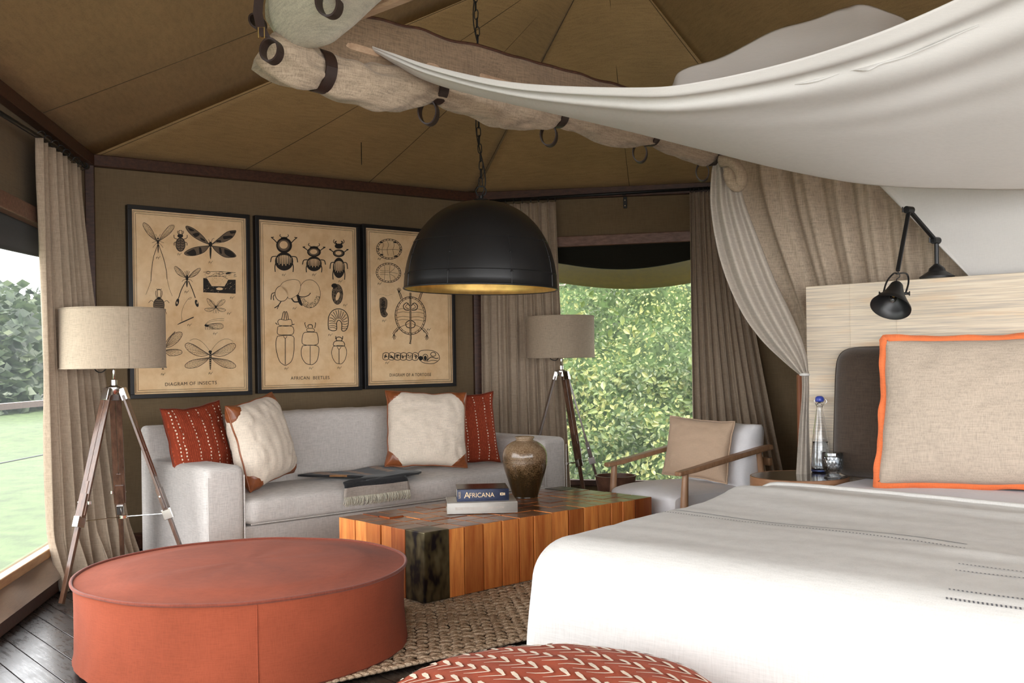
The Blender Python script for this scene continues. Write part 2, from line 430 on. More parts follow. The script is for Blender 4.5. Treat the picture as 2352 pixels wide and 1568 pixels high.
# ------------------------------------------------------------------ layout
a1 = math.radians(39.5); D = V((math.cos(a1), math.sin(a1), 0)); NB = V((math.sin(a1), -math.cos(a1), 0))   # poster wall
a2 = math.radians(-14);  D3 = V((math.cos(a2), math.sin(a2), 0)); NW = V((math.sin(a2), -math.cos(a2), 0))  # window wall
C2 = V((ray(1090, 452).x*8.5, 8.5, 0))
def isect(P, d, px, py):
    r = ray(px, py); # X = r.x*Y ; P + d t
    t = (r.x*P.y - P.x)/(d.x - r.x*d.y); return P + d*t
C1 = isect(C2, -D, 197, 365)
C0dir = V((math.cos(math.radians(-80.5)), math.sin(math.radians(-80.5)), 0)) # left wall, coming to the camera
NL = V((-C0dir.y, C0dir.x, 0)); NL = -NL if NL.x < 0 else NL
C0 = C1 + C0dir*7.6
C3 = isect(C2, D3, 1838, 800)
def zat(px, py, P):
    return H + ray(px, py).z*P.y
ZR2 = zat(1090, 450, C2); ZR1 = zat(197, 362, C1)
C3z = zat(1838, 418, C3)
C4 = V((3.75, 4.6, 0)); C5 = V((4.1, 1.2, 0))
ZT = 2.55
APEX = V((ray(1388, -138).x*6.0, 6.0, H + ray(1388, -138).z*6.0))
APEX2 = V((1.2, 0.5, APEX.z+.1))

# ---------- floor: boards, each a part
fl = MB(); po_ = [C0, C1, C2, C3, V((3.75, 4.6, 0)), V((4.1, 1.2, 0)), V((4.1, -1.1, 0))]; n_ = len(po_)
fl.add([p+V((0, 0, -.031)) for p in po_]+[p+V((0, 0, -.09)) for p in po_], [tuple(range(n_))[::-1], tuple(range(n_, 2*n_))]+[(i, (i+1) % n_, (i+1) % n_+n_, i+n_) for i in range(n_)])
floor = fl.build('floor', M['jute_back'], kind='structure')
FA = V((math.cos(math.radians(41)), math.sin(math.radians(41)), 0)); FB = V((FA.y, -FA.x, 0))
bw = .115
bm_ = MB(); bm_.box((0, 0, -.0155), (bw-.003, 4.0, .029))
R41 = Matrix.Rotation(math.radians(41), 4, 'Z')
proto = bm_.build('floorboard', M['floor'], floor, bevel=.0015)
k0 = 0
for i in range(-16, 57):
    for j in range(4):
        off = (i*1.37) % 4.0
        y0 = -6 + off + 4.0*j - 2.0
        cc = FA*(i*bw) + FB*(-(y0+2.0)); e_a = cc + FB*2; e_b = cc - FB*2
        def inside(p, m=.0):
            for q_ in range(n_):
                A_, B_ = po_[q_], po_[(q_+1) % n_]
                if (B_-A_).cross(p-A_).z > m: return False
            return True
        ok = [t_ for t_ in range(41) if inside(e_b.lerp(e_a, t_/40))]
        if not ok: continue
        t0_, t1_ = max(0, ok[0]-1)/40, min(40, ok[-1]+1)/40
        o = proto if k0 == 0 else proto.copy()
        if k0: C.objects.link(o); o.parent = floor
        o.matrix_local = Matrix.Translation(e_b.lerp(e_a, (t0_+t1_)/2)) @ R41 @ Matrix.Diagonal((1, t1_-t0_, 1, 1))
        k0 += 1

# ---------- walls
def wallmesh(P, Q, z0, z1, z1b=None, open_=None, th=.03, n=None, name='wall', mat=None, name_kind='structure'):
    """wall from P to Q; open_ = (t0,t1,zlo,zhi) distances along the wall"""
    mb = MB(); d = (Q-P); L = d.length; d.normalize(); z1b = z1 if z1b is None else z1b
    nn = n
    def seg(t0, t1, a0, a1_, b0, b1):
        p, q = P+d*t0, P+d*t1
        vv = [p+V((0, 0, a0)), q+V((0, 0, b0)), q+V((0, 0, b1)), p+V((0, 0, a1_))]
        vv += [x - nn*th for x in vv]
        mb.add(vv, [(0, 1, 2, 3), (7, 6, 5, 4), (0, 4, 5, 1), (1, 5, 6, 2), (2, 6, 7, 3), (3, 7, 4, 0)])
    zt = lambda t: z1 + (z1b-z1)*t/L
    if open_ is None: seg(0, L, z0, z1, z0, z1b)
    else:
        t0, t1, lo, hi = open_
        seg(0, t0, z0, zt(0), z0, zt(t0)); seg(t1, L, z0, zt(t1), z0, zt(L))
        if lo > z0: seg(t0, t1, z0, lo, z0, lo)
        seg(t0, t1, hi, zt(t0), hi, zt(t1))
    return mb.build(name, mat or M['canvas'], kind='structure')
# left wall : long screened window
wl_open = (0.55, 7.2, .22, 1.98)
wall_left = wallmesh(C1, C0, -.12, ZR1, 2.5, wl_open, n=NL, name='wall_left')
wall_back = wallmesh(C1, C2, -.12, ZR1, ZR2, None, n=NB, name='wall_back')
tw0 = (isect(C2, D3, 1270, 800)-C2).length; tw1 = (isect(C2, D3, 1625, 800)-C2).length
PW = isect(C2, D3, 1312, 1103); zsill = H + ray(1312, 1103).z*PW.y
PW2 = isect(C2, D3, 1440, 560); zhead = H + ray(1440, 556).z*PW2.y
wall_window = wallmesh(C2, C3, -.12, ZR2, C3z, (tw0, tw1, zsill, zhead), n=NW, name='wall_right')
def nrm(P, Q):
    d = (Q-P).normalized(); n = V((d.y, -d.x, 0)); c = V((0, 3, 0)) - P
    return n if n.dot(c) > 0 else -n
wallmesh(C3, C4, -.12, C3z, 2.6, None, n=nrm(C3, C4), name='wall_bedside')
wallmesh(C4, C5, -.12, 2.6, 2.6, None, n=nrm(C4, C5), name='wall_far_right')
# ---------- roof canvas : panels between eave and ridge, slightly sagging
EAVE = [(C0, 2.5), (C1, ZR1), (C2, ZR2), (C3, C3z), (C4, 2.6), (C5, 2.6), (V((4.1, -1.1, 0)), 2.6), (C0, 2.5)]
TOPS = [APEX2, APEX, APEX, APEX, APEX.lerp(APEX2, .2), APEX2, APEX2, APEX2]
mb = MB()
for i in range(len(EAVE)-1):
    (P, zp), (Q, zq) = EAVE[i], EAVE[i+1]; TP, TQ = TOPS[i], TOPS[i+1]
    P = P + V((0, 0, zp)); Q = Q + V((0, 0, zq))
    def fn(u, v, P=P, Q=Q, TP=TP, TQ=TQ):
        a = P.lerp(Q, u); b_ = TP.lerp(TQ, u); p = a.lerp(b_, v)
        s = math.sin(PI*u)*math.sin(PI*v)*.07
        wv = .018*nz(p.x*1.3, p.y*1.3, i*3)*math.sin(PI*u)*math.sin(PI*v)
        return p - V((0, 0, s+wv))
    mb.grid(fn, 24, 20)
ceiling = mb.build('ceiling', M['canvas_roof'], kind='structure', smooth=True, solid=.01)
M['seam_brown'] = plain('seam_brown', (.07, .045, .02), .9)
# seams on the roof
def roofpt(seg, u, v, drop=.0065):
    (P, zp), (Q, zq) = EAVE[seg], EAVE[seg+1]
    a = (P+V((0, 0, zp))).lerp(Q+V((0, 0, zq)), u); b_ = TOPS[seg].lerp(TOPS[seg+1], u); p = a.lerp(b_, v)
    return p - V((0, 0, math.sin(PI*u)*math.sin(PI*v)*.07 + drop))
for seg, u in ((1, .01), (1, .33), (1, .66), (1, .99), (2, .5), (2, .98), (0, .85)):
    mb = MB(); mb.tube([roofpt(seg, u, .02+.96*k/12) for k in range(13)], .0022, 5)
    mb.build('roof_seam', M['seam_brown'], ceiling)
mb = MB(); p0 = roofpt(1, .5, .22); 
mb.tube([p0, p0-V((.0, .0, .16))], .003, 5); mb.build('roof_cord', M['dark_canvas'], ceiling)

# rails at the eaves
def rail(P, Q, za, zb, n, name, dz=.0, h=.075, mat='dark_wood'):
    mb = MB(); mb.bar(P+V((0, 0, za-dz))+n*.03, Q+V((0, 0, zb-dz))+n*.03, .06, h); return mb.build(name, M[mat], kind='structure', bevel=.006)
rail(C1, C0, ZR1, 2.5, NL, 'trim_1', .02)
rail(C1, C2, ZR1, ZR2, NB, 'trim_2', .02)
rail(C2, C3, ZR2, C3z, NW, 'trim_3', .02, .085)
def post(P, n, z1, name, w_=.055):
    mb = MB(); mb.box(P + n*.035 + V((0, 0, z1/2)), (w_, w_, z1), Matrix.Rotation(.3, 3, 'Z')); return mb.build(name, M['dark_wood'], kind='structure', bevel=.004)
post(C2, (NB+NW)*.5, ZR2-.04, 'trim_4', .07)
post(C1, (NB+NL)*.5, ZR1-.04, 'trim_5')
# baseboards
for P, Q, n, nm in ((C1, C0, NL, 'baseboard_left'), (C1, C2, NB, 'baseboard_back'), (C2, C3, NW, 'baseboard_right'), (C3, C4, nrm(C3, C4), 'baseboard_bedside')):
    mb = MB(); mb.bar(P+n*.05+V((0, 0, .05)), Q+n*.05+V((0, 0, .05)), .10, .10); mb.build(nm, M['dark_wood'], kind='structure', bevel=.008)
# window headers and sills
def win_parts(P, d, n, t0, t1, lo, hi, idx, mesh, sillmat, drop, hasblind=True, post_=False):
    root = None
    mb = MB(); L = t1-t0
    def gf(u, v):
        p = P + d*(t0+L*u) - n*.045; return V((p.x, p.y, lo+(hi-lo)*v))
    mb.grid(gf, 2, 2)
    win = mb.build('window_%d' % idx, M[mesh], kind='structure')
    mb = MB(); mb.bar(P+d*(t0-.1)+n*.035+V((0, 0, hi+.02)), P+d*(t1+.1)+n*.035+V((0, 0, hi+.02)), .06, .085)
    mb.build('window_header', M['header_wood'], win, bevel=.006)
    mb = MB(); mb.bar(P+d*(t0-.1)+n*.03+V((0, 0, lo-.012)), P+d*(t1+.1)+n*.03+V((0, 0, lo-.012)), .05, .05)
    mb.build('window_sill', M[sillmat], win, bevel=.006)
    # rolled storm flap behind the header, outside
    mb = MB()
    def bf(u, v):
        t = t0 + L*u; p = P + d*t - n*(.0+.028*math.sin(PI*v))
        sag = drop*(.62+.38*math.sin(PI*u))
        return V((p.x, p.y, hi - sag*v))
    mb.grid(bf, 30, 8)
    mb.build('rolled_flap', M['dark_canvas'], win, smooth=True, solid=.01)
    return win
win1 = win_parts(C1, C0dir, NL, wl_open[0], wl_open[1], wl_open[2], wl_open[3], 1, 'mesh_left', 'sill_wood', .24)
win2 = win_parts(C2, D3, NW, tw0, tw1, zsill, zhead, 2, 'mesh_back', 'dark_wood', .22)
# awning outside window 2, seen glowing yellow below the flap
mb = MB()
def af(u, v):
    p = C2 + D3*(tw0-.2 + (tw1-tw0+.4)*u) - NW*(.22+.5*v)
    return V((p.x, p.y, zhead-.10-.13*v - .10*math.sin(PI*u)*v))
mb.grid(af, 24, 6)
aw = mb.build('awning', M['yellow_canvas'], smooth=True, solid=.008); aw.parent = win2
# canvas skirt below the left window
mb = MB()
def sf(u, v):
    p = C1 + C0dir*(.3+6.5*u) + NL*(.02+.10*v+.012*math.sin(u*60)*v*(1-v)*4); return V((p.x, p.y, .21-.13*v))
mb.grid(sf, 120, 6); mb.build('wall_skirt', M['skirt'], wall_left, smooth=True)

mb = MB(); mb.grid(lambda u, v: V((-2.2+6.4*u, -1.05-1.3*v, 2.5-.12*v-.05*math.sin(PI*v))), 12, 6); o_ = mb.build('sun_block_roof', M['canvas_roof'], ceiling, smooth=True, solid=.01)  # unseen roof flap added in front to keep the sun out of the room
portal((-2.0, 2.5, 1.1), (0, PI/2, 0), 1.8, 7)
portal((1.2, -.9, 1.3), (PI/2, 0, 0), 5.5, 2.7)

# ------------------------------------------------------------------ outside
mb = MB(); mb.grid(lambda u, v: V((-60+120*u, -10+110*v, -.75 + .25*nz(u*20, v*20, 0) + (.0 if v < .2 else 3.2*(v-.2)))), 60, 60)
gr = mb.build('ground', M['grass'], smooth=True, kind='structure')
mb = MB(); mb.box((1.0, -3.6, -.12), (7.5, 5.0, .1)); tag(mb.build('bounce_terrace', M['bounce_deck'], bevel=.01), 'unseen timber platform added before the tent opening to bounce light', 'bounce_deck')  # out-of-view platform, added to throw daylight up at the ceiling
t = thing('railing', 'dark wooden outdoor railing seen through the left screen', 'railing', (-4.1, 3, -.7))
mb = MB(); mb.bar((-4.1, -1, .90), (-4.1, 13.4, .90), .07, .05); mb.build('handrail', M['dark_wood'], t)
for y in (-.5, 1.4, 3.3, 5.2, 7.1, 12.9):
    mb = MB(); mb.box((-4.1, y, .1), (.07, .07, 1.6)); mb.build('baluster', M['dark_wood'], t)
mb = MB(); mb.tube([(-4.1, -1, .45), (-4.1, 13.4, .45)], .006, 6); mb.build('rail_wire', M['iron'], t)
def crown(c, r, seed, mat, name, label, squash=.8, n=900):
    t = thing(name, label, 'tree', (c[0], c[1], -.6))
    mb = MB(); mb.tube([(c[0], c[1], -.9), (c[0], c[1], c[2]*.5), c], [.25, .2, .1], 8); mb.build('trunk', M['bark'], t)
    random.seed(seed); mb = MB()
    for i in range(n):
        th = random.uniform(0, 2*PI); ph = math.acos(random.uniform(-.5, 1))
        rr = r*(1+.28*nz(math.cos(th)*2+seed, math.sin(th)*2, ph*2))*random.uniform(.88, 1.0)
        p = V((c[0]+rr*math.cos(th)*math.sin(ph), c[1]+rr*math.sin(th)*math.sin(ph), c[2]+rr*squash*math.cos(ph)))
        s = r*.045*random.uniform(.6, 1.3); R = Matrix.Rotation(random.uniform(0, 6), 3, random.choice('XYZ')) @ Matrix.Rotation(random.uniform(0, 6), 3, 'X')
        mb.add([p+R@V(q)*s for q in ((-1, 0, 0), (0, -.6, .1), (1, 0, 0), (0, .6, -.1))], [(0, 1, 2, 3)])
    mb.lathe((c[0], c[1], c[2]-r*.3), [(0, -r*.1), (r*.7, 0), (r*.85, r*.35), (r*.6, r*.75), (0, r*.95)], 16)
    mb.build('foliage', mat, t, kind='stuff')
crown((-18.2, 37, .3), 5.2, 1, M['leaf_far'], 'tree', 'large rounded pale tree beyond the railing, against the white sky', .72, 6000)
crown((-28, 52, .8), 6.0, 3, M['leaf_far'], 'tree', 'far hazy tree at the left picture edge behind the screen', .7, 3500)
mb = MB()
mb.grid(lambda u, v: V((-110+90*u, 90, -4 + v*(9+5*math.sin(u*5)+2*nz(u*9, 0, 1)))), 60, 8)
mb.grid(lambda u, v: V((-110+90*u, 90+30*v, 5+5*math.sin(u*5)+2*nz(u*9, 0, 1))), 60, 2)
tag(mb.build('hillside', M['hill'], smooth=True), 'low hazy hillside on the horizon beyond the railing', 'hill')

# bank of creepers behind window 2
random.seed(11)
bankO = C2 + D3*1.0 - NW*2.2
bank = thing('creeper_bank', 'tangled bank of light green creepers outside the back window', 'foliage', (bankO.x, bankO.y, -.6))
def bankpt(s, h, lump=1):
    base = bankO + D3*s - NW*(h*.55)
    k = .30*nz(s*1.4, h*1.4, 0) + .16*nz(s*4, h*4, 3)
    p = base + NW*k*lump; return V((p.x, p.y, -.6+h))
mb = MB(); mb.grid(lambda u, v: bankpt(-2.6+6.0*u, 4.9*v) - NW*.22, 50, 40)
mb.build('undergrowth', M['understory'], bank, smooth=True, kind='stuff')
def leafmesh(mb, p, s, n_, roll):
    n_ = n_.normalized(); a = n_.cross(V((0, 0, 1)))
    if a.length < .01: a = V((1, 0, 0))
    a.normalize(); b_ = n_.cross(a); c_, s_ = math.cos(roll), math.sin(roll)
    e1 = a*c_+b_*s_; e2 = b_*c_-a*s_
    pr = [(-1, 0, 0), (-.35, .5, .12), (.25, .48, .1), (1, 0, -.15), (.25, -.48, .1), (-.35, -.5, .12), (0, 0, -.05)]
    vv = [p+(e1*x+e2*y+n_*z)*s for x, y, z in pr]
    mb.add(vv, [(0, 6, 1), (1, 6, 2), (2, 6, 3), (3, 6, 4), (4, 6, 5), (5, 6, 0)])
mb = MB()
for i in range(30000):
    h = random.uniform(0, 4.8); s = random.uniform(-2.5, 3.3)
    p = bankpt(s, h) + NW*random.uniform(-.16, .16)
    n_ = NW + V((random.uniform(-.9, .9), random.uniform(-.9, .9), random.uniform(-.2, 1.3)))
    sz = random.uniform(.010, .030) if h > 1.7 else random.uniform(.014, .046)
    leafmesh(mb, p, sz, n_, random.uniform(0, 6.3))
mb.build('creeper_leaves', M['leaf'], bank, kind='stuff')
lp = MB(); leafmesh(lp, V((0, 0, 0)), .055, V((0, -1, .3)), 1.2)
me = None
for i in range(240):
    h = random.uniform(.7, 2.6) if i % 4 else random.uniform(.7, 3.5); s = random.uniform(-1.2, 2.2)
    p = bankpt(s, h) + NW*random.uniform(.12, .26)
    if me is None:
        o = lp.build('leaf', M['leaf'], bank, origin=(0, 0, 0)); me = o.data
    else:
        o = bpy.data.objects.new('leaf', me); C.objects.link(o); o.parent = bank
    o.location = p - wloc(bank); k = random.uniform(.7, 1.15); o.scale = (k, k, k)
    o.rotation_euler = (random.uniform(-.7, .7), random.uniform(-3, 3), random.uniform(-.8, .8))
for i in range(14):
    s = random.uniform(-1.2, 2.3); h = random.uniform(.9, 3.8); q = []
    ds = random.uniform(-.06, .06); dh = random.uniform(-.06, .06)
    for k in range(8):
        q.append(bankpt(s+ds*k*1.0+.05*nz(k*.9, i, 2), h+dh*k+.05*nz(k*.9, i, 5), .9) + NW*(.13+.07*nz(k*.7, i, 0)))
    mb = MB(); mb.tube(q, [random.uniform(.004, .009)]*8, 5); mb.build('branch', M['bark'], bank)

# ------------------------------------------------------------------ curtains
def curtain(name, label, path, ztop, zbot, nf, amp, mat, spread=0, seed=0, rings=True, group=None, pool=.0, botpath=None, topdrop=None, nrm_=None, nu=220, nv=36, sharp=1.0):
    """path: plan polyline for the top, botpath for the bottom"""
    botpath = botpath or path
    def al(pp, u):
        L = [(q-p).length for p, q in zip(pp, pp[1:])]; T = sum(L); d = u*T
        for (p, q), l in zip(zip(pp, pp[1:]), L):
            if d <= l or (q-pp[-1]).length < 1e-9: return p.lerp(q, d/l), (q-p).normalized()
            d -= l
    def fn(u, v):
        pa, da = al(path, u); pb, db = al(botpath, u); e = v**1.25
        p = pa.lerp(pb, e); dd = da.lerp(db, e).normalized(); n = V((dd.y, -dd.x, 0))
        if nrm_ is not None and n.dot(nrm_) < 0: n = -n
        uu = u + .018*nz(u*6, seed, v*.9) + .012*nz(u*15, seed, v*2)
        f = nf*uu*2*PI + 1.1*nz(u*3.5, seed*2, 0)
        a = amp*(.75+.5*nz(u*5, seed+4, v*.7))*(.8+.35*v)
        s = math.sin(f); off = a*(math.copysign(abs(s)**sharp, s) + .28*math.sin(2.3*f+seed+v*1.2))
        lat = a*.35*math.cos(f*1.0)
        z = ztop - (ztop-zbot)*v - (topdrop*(u) if topdrop else 0)*(1-v)
        flare = pool*max(0, v-.88)/.12
        return V((p.x, p.y, z + (.008*nz(u*30, 0, seed) if v < .05 else 0))) + n*(off + flare*(.06+.05*math.sin(f*.5))) + dd*(lat + flare*.03*nz(u*9, 2, 2))
    pm, _ = al(path, .5)
    t = thing(name, label, 'curtain', (pm.x, pm.y, zbot), group)
    mb = MB(); mb.grid(fn, nu, nv)
    mb.build('curtain_panel', mat, t, smooth=True, solid=.004)
    if rings:
        for k in range(int(nf)+1):
            p = fn((k+.25)/nf if k < nf else 1, 0); mb = MB(); dd = al(path, .5)[1]; n = V((dd.y, -dd.x, 0))
            pts = [p + V((0, 0, .018)) + (n*math.cos(a)+V((0, 0, 1))*math.sin(a))*.02 for a in [2*PI*j/12 for j in range(12)]]
            mb.tube(pts, .0022, 5, closed=True); mb.build('curtain_ring', M['iron'], t)
    return t
def onw(P, d, px, py=800): return isect(P, d, px, py)
# window-wall curtain rod
rz = lambda P, py, px: H + ray(px, py).z*P.y
def rod(P, Q, za, zb, name, label, brk=()):
    t = thing(name, label, 'curtain rod', P + V((0, 0, za)))
    mb = MB(); mb.tube([P+V((0, 0, za)), Q+V((0, 0, zb))], .012, 10); mb.build('rod', M['iron'], t, smooth=True)
    for e in (P+V((0, 0, za)), Q+V((0, 0, zb))):
        mb = MB(); d = (Q-P).normalized(); mb.tube([e-d*.02, e+d*.02], .018, 10); mb.build('end_cap', M['iron'], t)
    for (p, n) in brk:
        mb = MB(); mb.box(p+V((0, 0, -.05)), (.03, .008, .12), Matrix.Rotation(a2, 3, 'Z')); mb.box(p+n*.03+V((0, 0, 0)), (.03, .06, .03), Matrix.Rotation(a2, 3, 'Z'))
        b_ = mb.build('bracket', M['iron'], t, bevel=.003)
        for dz in (-.045, -.09):
            mb = MB(); mb.tube([p+n*.004+V((0, 0, dz)), p+n*.009+V((0, 0, dz))], .005, 8); mb.build('screw', M['chrome'], b_)
    return t
off = NW*.10
A = onw(C2+off, D3, 1100); B = onw(C2+off, D3, 1645)
za = H+ray(1100, 463).z*A.y; zb = H+ray(1645, 431).z*B.y
Pb = onw(C2+NW*.012, D3, 1441); zbk = za+(zb-za)*(Pb-A).length/(B-A).length
rod(A, B, za, zb, 'curtain_rod', 'black iron curtain rod running above the back window', [(V((Pb.x, Pb.y, zbk)), NW)])
zc = za-.05
curtain('curtain', 'taupe linen curtain gathered left of the back window, behind the black dome lamp',
        [onw(C2+off, D3, 1106), onw(C2+off, D3, 1279)], zc+.015, .05, 9, .035, M['curtain'], botpath=[onw(C2+off, D3, 1106, 1100), onw(C2+off, D3, 1309, 1100)], seed=3, nrm_=NW, sharp=.8)
curtain('curtain', 'taupe linen curtain right of the back window, fanning out behind the armchair',
        [onw(C2+off, D3, 1588), onw(C2+off, D3, 1690)], zc+.03, .04, 10, .032, M['curtain'], botpath=[onw(C2+NW*.18, D3, 1590, 1100), onw(C2+NW*.18, D3, 1812, 1100)], seed=8, nrm_=NW, sharp=.8)
# left curtain
offl = NL*.10
LA = onw(C1+offl, C0dir, 90); LB = onw(C1+offl, C0dir, 190); LC = onw(C1+offl, C0dir, -160)
zl = H+ray(150, 352).z*onw(C1+offl, C0dir, 150).y
rod(onw(C1+offl, C0dir, 204), LC, zl+.03, zl-.06, 'curtain_rod', 'black iron curtain rod along the left wall above the screened window')
bb0 = V((ray(72, 1372).x*5.12, 5.12, 0)); bb1 = V((ray(255, 1300).x*5.75, 5.75, 0))
bb0 = on_z(78, 1366, 0.01); bb1 = on_z(258, 1330, 0.01)
curtain('curtain', 'floor-length taupe linen curtain beside the left screened window, behind the near floor lamp',
        [LA, LB], zl-.02, .005, 8, .04, M['curtain'], botpath=[bb0+V((.02, .12, 0)), bb1+V((0, .35, 0))], seed=5, pool=1.0, nrm_=NL, sharp=.8)

# ------------------------------------------------------------------ cushions
class Cush:
    def __init__(s, c, R_, U_, w_, h_, t_, pinch=.09, seed=0, wr=.010, p=2.2, slump=0, puff=.45):
        s.c = V(c); s.R = V(R_).normalized(); s.U = V(U_).normalized(); s.N = s.R.cross(s.U).normalized()
        s.w, s.h, s.t, s.k, s.seed, s.wr, s.p, s.sl, s.pf = w_, h_, t_, pinch, seed, wr, p, slump, puff
    def xy(s, u, v):
        x = s.w/2*u*(1-s.k*(1-v*v)*abs(u)**1.5); y = s.h/2*v*(1-s.k*(1-u*u)*abs(v)**1.5)
        x += s.sl*(1-v)/2*u*s.w*.12
        x += s.wr*.8*nz(v*2.5, u*2, s.seed); y += s.wr*.8*nz(u*2.5, v*2, s.seed+5)
        return x, y
    def at(s, u, v, side=1, lift=0):
        x, y = s.xy(u, v); th = s.t/2*(max(0, (1-abs(u)**s.p))*max(0, (1-abs(v)**s.p)))**s.pf*(1-.12*v)
        e = max(abs(u), abs(v)); wrk = s.wr*(nz(u*5, v*5, s.seed+side) + (.9*nz(u*14+v*3, v*4, s.seed+9) if e > .55 else 0))*(1-e**6)
        return s.c + s.R*x + s.U*y + s.N*side*(th+wrk*min(1, th*30)+lift)
    def build(s, name, mat, parent, n=30):
        q = lambda u: math.sin((u-.5)*PI)*.35 + (u-.5)*2*.65
        mb = MB()
        mb.grid(lambda u, v: s.at(q(u), q(v), 1), n, n)
        m2 = MB(); m2.grid(lambda u, v: s.at(q(1-u), q(v), -1), n, n)
        mb.add(m2.v, m2.f)
        o = mb.build(name, mat, parent, smooth=True)
        bm = bmesh.new(); bm.from_mesh(o.data); bmesh.ops.remove_doubles(bm, verts=bm.verts, dist=.0004); bmesh.ops.recalc_face_normals(bm, faces=bm.faces); bm.to_mesh(o.data); bm.free()
        for p in o.data.polygons: p.use_smooth = True
        return o
    def border(s, n=26):
        q = lambda i: math.sin((i/n-.5)*PI)*.35+(i/n-.5)*1.3
        r = [s.at(q(i), -1) for i in range(n)] + [s.at(1, q(i)) for i in range(n)] + [s.at(-q(i), 1) for i in range(n)] + [s.at(-1, -q(i)) for i in range(n)]
        return r
    def piping(s, mat, parent, r=.005, name='piping'):
        mb = MB(); mb.tube(s.border(), r, 6, closed=True); return mb.build(name, mat, parent, smooth=True)
    def flange(s, mat, parent, wd=.03, name='trim_border'):
        mb = MB(); b = s.border(40); n = len(b); vv = []
        for i, p in enumerate(b):
            d = (p-s.c); d = (d - s.N*d.dot(s.N)).normalized()
            x, y = (p-s.c).dot(s.R)/(s.w/2), (p-s.c).dot(s.U)/(s.h/2)
            dd = (s.R*(math.copysign(1, x) if abs(x) > abs(y)*.97 else 0) + s.U*(math.copysign(1, y) if abs(y) > abs(x)*.97 else 0))
            wv = s.N*.010*math.sin(i*.55)*(1+nz(i*.3, 0, 0))
            ww = wd*(1+.35*nz(i*.21, 3, 1))
            for k, (o1, o2) in enumerate(((-.012, .008), (ww, .004), (ww, -.004), (-.012, -.008))): vv.append(p+dd*o1+s.N*o2+wv*(1 if 0 < k < 3 else 0))
        fs = []
        for i in range(n):
            j = (i+1) % n
            for k in range(4): l = (k+1) % 4; fs.append((i*4+k, i*4+l, j*4+l, j*4+k))
        mb.add(vv, fs); return mb.build(name, mat, parent, smooth=True)
    def corner(s, mat, parent, su, sv, size=.42):
        mb = MB()
        for side in (1, -1):
            def fn(a, b_):
                # triangle patch near the corner
                d = a*size; u = 1-d*(1-b_); v = 1-d*b_
                return s.at(su*u*1.0, sv*v*1.0, side, .004 if a < 1 else -.003)
            g = MB(); g.grid(fn, 8, 10)
            if su*sv*side < 0: g.f = [f[::-1] for f in g.f]
            mb.add(g.v, g.f)
        tip = s.at(su, sv)
        return mb.build('leather_corner', mat, parent, smooth=True)
    def dots(s, cols, nv, mat, parent, r=.006):
        mb = MB()
        for ci, u in enumerate(cols):
            for j in range(nv):
                v = -.95+1.9*(j+.5*(ci % 2))/nv + .006*nz(ci, j, 1); uu = u + .012*nz(j*.4, ci*5, s.seed)
                if abs(v) > .97: continue
                p = s.at(uu, v, 1, .0015); e1 = (s.at(uu+.01, v, 1)-s.at(uu-.01, v, 1)).normalized(); e2 = (s.at(uu, v+.01, 1)-s.at(uu, v-.01, 1)).normalized()
                k = r*(1+.3*nz(j*3.1, ci*7.7, 2))
                mb.add([p + e1*math.cos(a)*k*.8 + e2*math.sin(a)*k for a in [PI/3*q for q in range(6)]], [(0, 1, 2, 3, 4, 5)])
        return mb.build('woven_dots', mat, parent, kind='stuff')
# ribbed cloth for the rust cushions
def ribbed(name, col, ax):
    m, nt, b = new_mat(name)
    tc = N_(nt, 'ShaderNodeTexCoord'); dp = N_(nt, 'ShaderNodeVectorMath', operation='DOT_PRODUCT'); dp.inputs[1].default_value = tuple(ax)
    nt.links.new(tc.outputs['Object'], dp.inputs[0])
    f = mathn(nt, 'SINE', mathn(nt, 'MULTIPLY', dp.outputs['Value'], 2*PI/.0135)); f2 = mathn(nt, 'MULTIPLY', mathn(nt, 'ADD', f, 1), .5)
    n1 = noise_(nt, coords(nt), 60, 3)
    ff = mathn(nt, 'MULTIPLY', mathn(nt, 'POWER', f2, 6), ramp(nt, n1, [(.45, (0, 0, 0)), (.6, (1, 1, 1))]))
    nt.links.new(mixc(nt, ff, col, sc(col, 1.9)), b.inputs['Base Color']); b.inputs['Roughness'].default_value = .9; b.inputs['Specular IOR Level'].default_value = .1
    bump(nt, b, f2, .3, .002); return m
# ------------------------------------------------------------------ sofa
aS = math.radians(42.5); S1 = V((math.cos(aS), math.sin(aS), 0)); S2 = V((math.sin(aS), -math.cos(aS), 0))  # S2 = facing direction
Sf = on_z(472, 1075, .64)           # top front outer corner of the left arm
Sr = on_z(1288, 1001, .64)
Ls = (Sr-Sf).dot(S1); SO = V((Sf.x, Sf.y, 0))
def SP(a, d, z): return SO + S1*a - S2*d + V((0, 0, z))   # a along, d depth from the front
RS = Matrix((S1, -S2, V((0, 0, 1)))).transposed()
sofa = thing('sofa', 'long pale grey linen three-seat sofa under the framed posters', 'sofa', SP(Ls/2, .4, 0))
def sbox(a0, a1_, d0, d1, z0, z1, name, bev, sub=0, parent=sofa, mat=M['sofa']):
    mb = MB(); mb.box(SP((a0+a1_)/2, (d0+d1)/2, (z0+z1)/2), (a1_-a0, d1-d0, z1-z0), RS); return mb.build(name, mat, parent, bevel=bev)
aw_ = .24
sbox(aw_-.01, Ls-aw_+.01, .02, .80, .05, .285, 'base', .012)
for a0, nm in ((0, 'armrest'), (Ls-aw_, 'armrest')):
    sbox(a0, a0+aw_, 0, .86, .03, .64, nm, .045)
    for aa in (a0+.012, a0+aw_-.012):      # front seams
        mb = MB(); mb.tube([SP(aa, -.004, .08), SP(aa, -.004, .585)], .004, 6); mb.build('seam', M['sofa'], sofa)
